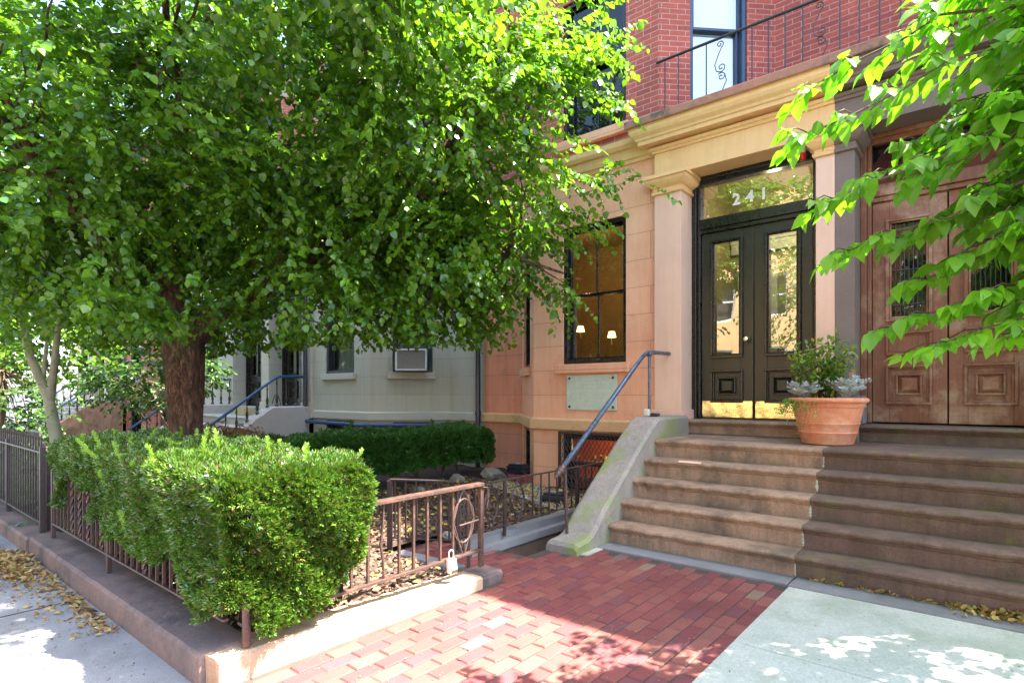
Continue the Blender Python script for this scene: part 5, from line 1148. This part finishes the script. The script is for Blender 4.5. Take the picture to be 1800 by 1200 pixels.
# hedges
def hedge(name, x0, x1, y0, y1, z0, z1, N, T, mat, scale, label, shape=None, core_in=.06, rnd_=.12, shoots=0, stems=(), shootmat=None, faces=(1, 1, 1, 1, 1), dense_end=None, depth=.09):
    root = empty(name, ((x0+x1)/2, (y0+y1)/2, .05), label, 'hedge')
    lx, ly, lz = x1-x0, y1-y0, z1-z0
    A = np.array([ly*lz, ly*lz, lx*lz, lx*lz, lx*ly])*np.array(faces); pk = rs.choice(5, N, p=A/A.sum()); a, b = rs.rand(N), rs.rand(N)
    p = np.zeros((N, 3)); n = np.zeros((N, 3))
    m_ = pk == 0; p[m_] = np.c_[np.full(m_.sum(), x1), y0+ly*a[m_], z0+lz*b[m_]]; n[m_] = [1, 0, 0]
    m_ = pk == 1; p[m_] = np.c_[np.full(m_.sum(), x0), y0+ly*a[m_], z0+lz*b[m_]]; n[m_] = [-1, 0, 0]
    m_ = pk == 2; p[m_] = np.c_[x0+lx*a[m_], np.full(m_.sum(), y0), z0+lz*b[m_]]; n[m_] = [0, -1, 0]
    m_ = pk == 3; p[m_] = np.c_[x0+lx*a[m_], np.full(m_.sum(), y1), z0+lz*b[m_]]; n[m_] = [0, 1, 0]
    m_ = pk == 4; p[m_] = np.c_[x0+lx*a[m_], y0+ly*b[m_], np.full(m_.sum(), z1)]; n[m_] = [0, 0, 1]
    def rnd_box(p):
        c = np.clip(p, [x0+rnd_, y0+rnd_, z0+rnd_], [x1-rnd_, y1-rnd_, z1-rnd_]); v = p-c; l = np.linalg.norm(v, axis=1, keepdims=True)+1e-9
        return c+v/l*np.minimum(l, rnd_), v/l
    q, nn_ = rnd_box(p); n = unit(nn_+n*.2)
    lum = .035*np.sin(q[:, 0]*5.1+q[:, 1]*3)*np.sin(q[:, 2]*6+q[:, 0]*2)+.028*np.sin(q[:, 0]*11+q[:, 2]*9)+.02*np.sin(q[:, 1]*17+q[:, 2]*13)
    q = q+n*lum[:, None]-n*(rs.rand(N)**1.6*depth)[:, None]
    if shape is not None: k = shape(q); q, n = q[k], n[k]
    th = np.sin(q[:, 0]*7.3+q[:, 2]*4)*np.sin(q[:, 2]*8.1+q[:, 1]*5+1)+.6*np.sin(q[:, 0]*19+q[:, 1]*23)*np.sin(q[:, 2]*21+q[:, 0]*5); k = (th < .95) | (rs.rand(len(q)) < .35) | (n[:, 2] > .6); q, n = q[k], n[k]
    D = unit(n+np.array([0, 0, .35])+rs.normal(size=n.shape)*.42)
    nm = rnd(len(q)); instmesh('foliage', T[0], T[1], q, rotmats(D, nm), scale*(.75+.5*rs.rand(len(q))), mat, root)
    if shoots:
        tn = rs.randint(0, len(q), shoots*6); tn = tn[(n[tn][:, 2] > .2) | (rs.rand(len(tn)) < .35)][:shoots]
        P, Dd, Sx = [], [], []
        for i in tn:
            L = .05+.09*rs.rand()**2; dv = unit(n[i]*.5+np.array([0, 0, 1.0])+rs.normal(size=3)*.25)
            for j in range(int(L/.018)+1): P.append(q[i]+dv*(.02+j*.018)); Dd.append(unit(dv+rs.normal(size=3)*.25)); Sx.append(scale*(.8 if j < L/.018 else .7))
        P, Dd = np.array(P), np.array(Dd); o_ = instmesh('new_shoots', T[0], T[1], P, rotmats(Dd, rnd(len(P))), np.array(Sx), shootmat, root)
    # dark shell added inside to block light, in place of twigs
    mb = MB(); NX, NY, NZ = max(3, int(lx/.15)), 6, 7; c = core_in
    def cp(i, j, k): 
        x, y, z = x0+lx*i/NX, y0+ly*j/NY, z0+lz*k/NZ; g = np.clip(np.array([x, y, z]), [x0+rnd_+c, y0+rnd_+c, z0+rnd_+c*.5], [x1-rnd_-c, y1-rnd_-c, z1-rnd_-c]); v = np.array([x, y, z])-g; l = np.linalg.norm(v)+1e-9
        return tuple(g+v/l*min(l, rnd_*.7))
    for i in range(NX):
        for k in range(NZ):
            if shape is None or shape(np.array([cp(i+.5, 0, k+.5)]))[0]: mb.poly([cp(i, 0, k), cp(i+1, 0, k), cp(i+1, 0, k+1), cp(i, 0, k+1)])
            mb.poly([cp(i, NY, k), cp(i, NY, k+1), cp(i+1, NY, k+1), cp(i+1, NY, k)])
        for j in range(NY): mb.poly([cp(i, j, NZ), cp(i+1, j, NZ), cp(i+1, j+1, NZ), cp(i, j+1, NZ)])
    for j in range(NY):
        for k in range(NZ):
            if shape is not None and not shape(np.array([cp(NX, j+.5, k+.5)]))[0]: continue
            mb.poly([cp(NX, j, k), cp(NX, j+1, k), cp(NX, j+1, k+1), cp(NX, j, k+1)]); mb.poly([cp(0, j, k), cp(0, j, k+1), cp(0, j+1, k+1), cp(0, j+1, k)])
    obj('light_blocking_core', mb, M['hedgecore'], root)
    for (x, y) in stems:
        mb = MB()
        for _ in range(5):
            a_ = rs.uniform(0, 6.28); limb(mb, [(x, y, .0), (x+.05*math.cos(a_), y+.05*math.sin(a_), z0*.5), (x+.16*math.cos(a_), y+.16*math.sin(a_), z0+.15)], .012, .006, 5)
        obj('stem', mb, M['twig'], root)
    return root
YEW = sprig(11, .026, .0068, .022, seed=1); BOX = sprig(9, .03, .011, .03, seed=2)
def shp(q):
    """lower front left open so that the fence pickets show"""
    x, y, z = q[:, 0], q[:, 1], q[:, 2]
    gap = (y < 1.44) & (z < .74+.05*np.sin(x*9)) & (x > -5.75) & (x < -4.88+.06*np.sin(z*14))
    gap2 = (y < 1.44) & (z < .50+.06*np.sin(x*13)) & (x >= -4.88) & (x < -4.25)
    low = z < np.where(x > -2.98, .25+np.clip(y-1.75, 0, 1)*.9, np.where(y < 1.6, .47, .34)-np.clip(x+3.15, 0, .2)*.9)+.04*np.sin(x*7)+.03*np.sin(x*19+y*9)
    corner = (z < .36) & (y < 1.36) & (x > -2.98)
    return ~(gap | gap2 | low | corner)
hedge('yew_hedge', -5.85, -2.77, 1.21, 2.03, .12, 1.0, 52000, YEW, M['yew'], 1.05, 'clipped yew hedge with its sunlit end toward the brick path', shp, shoots=70, shootmat=M['yew_new'], stems=[(-3.3, 1.6), (-4.0, 1.7), (-4.7, 1.6), (-5.4, 1.7)], faces=(1.9, .5, 1.15, .25, 1.1), rnd_=.08)
hedge('box_hedge', -6.95, -6.25, 2.3, 7.1, .30, .80, 20000, BOX, M['yewdark'], 1.7, 'dark lower hedge running back to the corner of the orange house', None, shoots=40, shootmat=M['yewdark'], stems=[(-6.6, 2.6+.45*i) for i in range(10)], faces=(1.5, .3, .8, .5, 1.2), depth=.12)

# mulch, chips, fallen leaves, pebbles
def scatter(name, n, region, zf, T, size, mat, kind, flat=.25, lab=None):
    P = np.array([region() for _ in range(n)]); z = np.array([zf(x, y) for x, y in P])
    a = rs.rand(n)*6.28; d = np.c_[np.cos(a), np.sin(a), rs.normal(size=n)*flat]; nm = np.array([0, 0, 1.0])+rs.normal(size=(n, 3))*flat
    o_ = instmesh(name, T[0], T[1], np.c_[P, z], rotmats(unit(d), unit(nm)), size*(.5+rs.rand(n)), mat); return tag(o_, lab, None, None, 'stuff')
CHIP = ([(-.3, -.5, 0), (.3, -.45, .05), (.25, .5, .0), (-.28, .45, .08)], [(0, 1, 2, 3)])
CURL = ([(0, 0, 0), (-.28, .3, .12), (-.25, .75, .10), (0, 1, .04), (.25, .75, .14), (.28, .3, .16), (0, .5, -.02)], [(0, 6, 1), (1, 6, 2), (2, 6, 3), (0, 5, 6), (5, 4, 6), (4, 3, 6)])
ICO = ([(0, 0, .35), (.5, 0, 0), (0, .42, 0), (-.5, 0, 0), (0, -.42, 0), (0, 0, -.3)], [(0, 1, 2), (0, 2, 3), (0, 3, 4), (0, 4, 1), (5, 2, 1), (5, 3, 2), (5, 4, 3), (5, 1, 4)])
U = random.uniform
def garden():
    while True:
        x, y = U(-6.3, -3.03), U(1.42, 6.5)
        if y < 3.0 or x < -4.05 or (x < -3.5 and y > 3.9): return (x, y)
scatter('bark_mulch', 16000, garden, lambda x, y: .072+U(0, .022), CHIP, .028, M['chip'], 'stuff', .35, 'brown bark mulch covering the garden bed')
scatter('fallen_leaves', 1500, garden, lambda x, y: .09+U(0, .015), CURL, .045, M['litter_y'], 'stuff', .4, 'yellow and brown leaves fallen on the garden mulch')
def grav(): 
    while True:
        t = U(0, 1); x, y = -5.6+2.0*t, 6.45-.95*t+U(-.3, .35)
        if x < -3.5: return (x, y)
scatter('white_gravel', 2600, grav, lambda x, y: .085+U(0, .01), ICO, .028, M['pebble'], 'stuff', .4, 'strip of white gravel and bleached chips by the orange wall')
scatter('fallen_leaves', 700, grav, lambda x, y: .10+U(0, .012), CURL, .045, M['litter_y'], 'stuff', .4, 'yellow leaves lying over the white gravel')
def pile():
    r_ = random.random()
    if r_ < .62: t = random.gauss(0, 1); return (-6.15+.42*t, min(1.115, 1.02-abs(random.gauss(0, .10))))
    if r_ < .9: return (U(-6.6, -3.9), min(1.12, 1.11-abs(random.gauss(0, .045))))
    return (U(-6.0, -4.0), 1.1-abs(random.gauss(0, .16)))
scatter('leaf_litter', 1700, pile, lambda x, y: .006+U(0, .035)*max(0, 1-abs(x+6.1)/.7)*(1 if y > .85 else .1)+U(0, .008), CURL, .034, M['litter'], 'stuff', .45, 'drift of dry leaves along the foot of the front kerb')
def debris(): return (U(-8, -2.9), U(.1, 1.1))
scatter('pavement_debris', 900, debris, lambda x, y: .004, CHIP, .010, M['chip'], 'stuff', .15, 'tiny dark crumbs scattered over the pavement')
def pile2():
    if random.random() < .72: return (min(.9, max(-.15, random.gauss(.22, .17))), 4.70-abs(random.gauss(0, .055)))
    return (U(-1.0, .4), 4.70-abs(random.gauss(0, .012)))
scatter('leaf_litter', 620, pile2, lambda x, y: .016+U(0, .035)*max(0, 1-abs(x-.2)/.4), CURL, .036, M['litter_y'], 'stuff', .6, 'heap of yellow green leaves at the foot of the dark steps')
scatter('slab_grit', 500, lambda: (U(-1.05, 1.5), U(1.8, 4.4)), lambda x, y: .009, CHIP, .007, M['chip'], 'stuff', .1, 'brown crumbs and grit on the pale concrete slab')
scatter('paving_grit', 900, lambda: (U(-2.75, -1.12), U(1.2, 4.4)), lambda x, y: .004, CHIP, .0065, M['litter'], 'stuff', .1, 'fine grit in the joints of the brick path')

# ferns, shrub and thin trees on the left
def simple_tree(name, base, limbs, blobs, ntw, per, lsz, T, mat, barkm, label, cat='tree', r0=.07, tl=.45, ln=.4, droop=.35):
    root = empty(name, base, label, cat); mb = MB()
    for i_, (P_, a, b) in enumerate(limbs):
        limb(mb, P_, a, b, 9)
        if cat != 'tree' or i_ == len(limbs)-1: obj('trunk' if cat == 'tree' else 'stem', mb, barkm, root, smooth=True); mb = MB()
    mb = MB()
    P, D = twigs_in(blobs, ntw, .3); pos, d, nm, s = leaves_on(P, D, per, ln, lsz, droop=droop)
    k = pos[:, 2] > .1; foliage('crown' if cat == 'tree' else 'foliage', T, pos[k], d[k], nm[k], s[k], mat, root)
    mb = MB(); ends = np.array([l_[0][-1] for l_ in limbs])
    for i in rs.choice(len(P), min(len(P), 60), replace=False): j = np.argmin(np.linalg.norm(ends-P[i], axis=1)); limb(mb, curve(ends[j], P[i], .05, 5), .010, .003, 4)
    obj('branch', mb, barkm, root); return root
simple_tree('slender_tree', (-9.55, 1.95, 0), [([(-9.45, 2.0, 0), (-9.5, 1.98, .8), (-9.62, 1.92, 1.35), (-9.9, 1.78, 1.9), (-10.1, 1.7, 2.6), (-10.15, 1.65, 3.3)], .085, .03), ([(-9.6, 1.93, 1.3), (-9.62, 1.98, 1.75), (-9.5, 2.0, 2.3), (-9.55, 2.1, 3.1)], .06, .02), ([(-9.72, 1.87, 1.5), (-9.85, 1.95, 2.1), (-9.8, 2.1, 2.8)], .035, .012)],
            [((-9.9, 1.8, 3.2), (1.3, 1.1, 1.0)), ((-10.3, 1.3, 2.4), (.6, .6, .5)), ((-9.4, 2.0, 1.45), (.10, .10, .22))], 360, 12, .06, OVAL, M['paleleaf'], M['palebark'], 'slender pale barked tree with forked stems at the left edge')
simple_tree('rhododendron_shrub', (-10.6, 3.6, 0), [([(-10.5, 3.75, 0), (-10.6, 3.75, .6), (-10.8, 3.6, 1.3)], .05, .02), ([(-10.45, 3.8, 0), (-10.2, 3.9, .7), (-10.1, 3.9, 1.4)], .04, .015), ([(-10.4, 3.8, .3), (-10.7, 3.9, .9), (-10.5, 4.0, 1.5)], .035, .012)],
            [((-10.7, 3.6, 1.75), (1.1, .9, .5)), ((-11.3, 3.3, 1.5), (.6, .6, .35))], 380, 11, .075, OVAL, M['shrub'], M['twig'], 'dark evergreen shrub with bent stems in front of the far stoop', 'shrub', ln=.25)
simple_tree('street_tree', (-16.5, 1.2, 0), [([(-16.5, 1.2, 0), (-16.4, 1.3, 1.5), (-16.2, 1.4, 3)], .16, .09)], [((-15.5, 1.8, 4.6), (2.8, 2.2, 2.2)), ((-14.5, 2.6, 3.0), (1.8, 1.6, 1.1)), ((-16.5, .8, 3.1), (2, 1.6, 1.3))], 1300, 14, .11, LINDEN, M['linden'], M['bark'], 'sunlit street tree farther left beyond the slender tree', r0=.15, ln=.8)
simple_tree('dark_evergreen', (-12.6, 1.9, 0), [([(-12.6, 1.9, 0), (-12.6, 1.9, 1.8)], .08, .03)], [((-12.6, 1.9, 1.1), (.8, .7, 1.05))], 380, 12, .08, OVAL, M['shrub'], M['twig'], 'dark bushy evergreen at the left edge behind the spiked fence', 'shrub', ln=.3)
def fern(x, y, z, s_, mat, lab, nf=9, cat='plant', seed=1, group=None):
    root = empty('fern' if cat == 'plant' else 'plant', (x, y, z), lab, cat, group); pos, d, nm, s = [], [], [], []
    for f_ in range(nf):
        a = f_*6.28/nf+rs.rand()*.4; dv = np.array([math.cos(a), math.sin(a), 0])
        for j in range(14):
            t = (j+1)/14; p = np.array([x, y, z])+dv*s_*t*.8+np.array([0, 0, s_*(1.3*t-1.0*t*t)]); sd_ = np.cross(dv, [0, 0, 1.0])
            for sg in (-1, 1): pos.append(p); d.append(sd_*sg+dv*.5+np.array([0, 0, -.2])); nm.append(np.array([0, 0, 1.0])+rs.normal(size=3)*.15); s.append(s_*.36*(1.1-t*.8))
    foliage('frond', OVAL, np.array(pos), unit(np.array(d)), unit(np.array(nm)), np.array(s), mat, root); return root
fern(-8.15, 2.35, .45, .42, M['paleleaf'], 'pale fern just left of the capped fence post'); fern(-7.7, 2.3, .45, .38, M['paleleaf'], 'sunlit fern above the hedge between capped post and tree trunk')
simple_tree('ground_shrub', (-9.6, 1.75, 0), [([(-9.6, 1.75, 0), (-9.6, 1.75, .35)], .02, .01)], [((-9.4, 1.75, .42), (.9, .35, .28)), ((-8.2, 1.9, .35), (.5, .4, .22))], 200, 9, .07, OVAL, M['paleleaf'], M['twig'], 'low pale green shrub behind the spiked fence', 'shrub', ln=.15)
simple_tree('ground_ivy', (-8.2, 1.8, 0), [([(-8.2, 1.8, 0), (-8.2, 1.8, .15)], .012, .008)], [((-7.4, 1.8, .15), (.8, .5, .22)), ((-8.6, 2.6, .12), (1.2, .5, .2))], 220, 8, .06, OVAL, M['yewdark'], M['twig'], 'dark ivy on the ground between spiked fence and hedge', 'shrub', ln=.12)
simple_tree('maple_seedling', (-8.2, 3.6, 0), [([(-8.25, 3.65, 0), (-8.2, 3.6, .7)], .02, .01)], [((-8.05, 3.55, .88), (.55, .3, .12))], 60, 8, .06, OVAL, M['redleaf'], M['twig'], 'small red leaved maple left of the big trunk', 'shrub', ln=.2)
# little plant poking out between hedge foot and rusty fence
fern(-3.35, 1.95, .1, .12, M['shrub'], 'small dark green seedling at the hedge foot by the rusty fence', 6)

# plants in the pot
def dusty(x, y, z, n, s_, lab):
    root = empty('dusty_miller', (x, y, z), lab, 'plant'); pos, d, nm, s = [], [], [], []; mb = MB()
    for i in range(n):
        a = rs.rand()*6.28; e = .8+rs.rand()*1.5; dv = unit(np.array([math.cos(a), math.sin(a), e*1.3])); L = s_*(.6+.5*rs.rand()); b = np.array([x, y, z])
        Q = [b+dv*L*t+np.array([0, 0, -.35*L*t*t]) for t in np.linspace(0, 1, 7)]; limb(mb, Q, .003, .0012, 4)
        sd_ = unit(np.cross(dv, [0, 0, 1.0]))
        for j in range(2, 7):
            for sg in (-1, 1):
                for q in (.35, 1.0): pos.append(Q[j]); d.append(sd_*sg*q+dv*.7+rs.normal(size=3)*.15); nm.append(np.array([0, 0, 1.0])+rs.normal(size=3)*.3); s.append(.042*(1.15-abs(j-4)*.13))
    foliage('leaf_cluster', OVAL, np.array(pos), unit(np.array(d)), unit(np.array(nm)), np.array(s), M['silver'], root); obj('stem', mb, M['silver'], root); return root
ZP = PZ+.385
dusty(PX-.19, PY-.10, ZP+.03, 46, .27, 'silvery dusty miller on the left side of the flower pot'); dusty(PX+.17, PY-.08, ZP+.04, 60, .33, 'silvery dusty miller on the right side of the flower pot, below the pink bloom')
rose = empty('rose_bush', (PX, PY, ZP), 'leggy rose bush with one pink and two white blooms in the flower pot', 'plant'); mb = MB(); pos, d = [], []
for i in range(20):
    a = rs.rand()*6.28; r_ = .06+.26*rs.rand()
    top = np.array([PX+r_*math.cos(a)*1.15, PY+r_*math.sin(a)*.6, ZP+.28+.36*rs.rand()*(1.1-.6*r_)]); Q = curve((PX+U(-.08, .08), PY+U(-.05, .05), ZP), top, .05, 9, wob=.10); limb(mb, Q, .005, .002, 5)
    for q in Q[2:]:
        for _ in range(9): dd = unit(rs.normal(size=3)+np.array([0, 0, .2])); pos.append(q+dd*.02+dd*rs.rand()*.05); d.append(dd)
pos, d = np.array(pos), np.array(d); foliage('leaves', OVAL, pos, d, unit(rnd(len(d))*.6+np.array([0, 0, 1.0])), .052*(.7+.6*rs.rand(len(d))), M['roseleaf'], rose); obj('stem', mb, M['twig'], rose)
def bloom(p, mat, s_=.035):
    D_ = rnd(16); D_[:, 2] = np.abs(D_[:, 2]); return instmesh('bloom', OVAL[0], OVAL[1], np.tile(np.array(p), (16, 1)), rotmats(D_, rnd(16)), np.full(16, s_), mat, rose)
bloom((PX+.22, PY-.10, ZP+.47), M['petal_w'], .032); bloom((PX+.225, PY-.13, ZP+.265), M['petal_p'], .036); bloom((PX-.16, PY-.05, ZP+.34), M['petal_w'], .022)
tr = empty('trailing_plant', (PX-.2, PY-.28, ZP), 'small green plant trailing over the front rim of the flower pot', 'plant'); pos, d = [], []; mb = MB()
for i in range(26):
    a = -2.35+rs.normal()*.42; x, y = PX+.30*math.cos(a), PY+.30*math.sin(a); L = .10+.22*rs.rand()*math.exp(-((a+1.95)/.35)**2)
    o2 = np.array([math.cos(a), math.sin(a), 0]); Q = [np.array([x, y, ZP+.03])+o2*t*(.12+.1*rs.rand())*(1-.3*t)+np.array([0, 0, .05*t-(L+.05)*t*t]) for t in np.linspace(0, 1, 8)]; limb(mb, Q, .002, .001, 4)
    for q in Q:
        for _ in range(4): dd = unit(rs.normal(size=3)); pos.append(q+dd*.012); d.append(dd)
pos, d = np.array(pos), np.array(d); foliage('leaves', OVAL, pos, d, unit(rnd(len(d))*.6+np.array([0, 0, 1.0])), .020*(.7+.6*rs.rand(len(d))), M['trail'], tr); obj('stem', mb, M['twig'], tr)

# ---------------- the other side of the street (seen only in the window panes) ----------------
for i, x in enumerate((-30, -22, -14, -6, 2)):
    root = empty('row_house', (x, -14.6, 0), ('pale', 'red brick', 'tan', 'dark red brick', 'cream')[i]+' row house across the street behind the camera', 'house', 'houses across the street')
    fo = Fr(x+7.9, -14.6, -1, 0); ops = [(u, u+1.1, z, z+2.0) for z in (1.6, 5.0, 8.2) for u in (.9, 3.4, 5.9)]
    mb = MB(); mb.wall(fo, 7.9, -.1, 12, ops, .2); obj('wall', mb, (M['cream'], M['brick2'], M['tan'], M['brick'], M['grey_l'])[i], root)
    mb = MB(); mb.box(fo, 0, 7.9, -.2, .4, 12.0, 12.5); obj('roof_cornice', mb, M['grey_l'], root)
    mb = MB(); mb.box(fo, 0, 7.9, -6, -.3, -.1, 12); obj('interior', mb, M['room_dark'], root)
    for (a, b, c, d_) in ops:
        q = MB(); q.ring(fo, a+.003, b-.003, c+.003, d_-.003, .08, -.15, -.05); q.box(fo, a+.08, b-.08, -.13, -.07, (c+d_)/2-.03, (c+d_)/2+.03); obj('window', q, M['white'], root)
for (x, y, lab) in ((-10.5, -5.2, 'leafy street tree behind the camera to the left'), (-3.5, -6.0, 'leafy street tree behind the camera to the right')):
    simple_tree('street_tree', (x, y, -.03), [([(x, y, -.03), (x+.1, y, 1.5), (x, y+.1, 3.2)], .18, .1)], [((x, y, 5.0), (2.3, 2.0, 2.6)), ((x+1, y+.4, 3.4), (1.3, 1.2, 1.0))], 800, 12, .12, OVAL, M['linden'], M['bark'], lab, ln=.7)
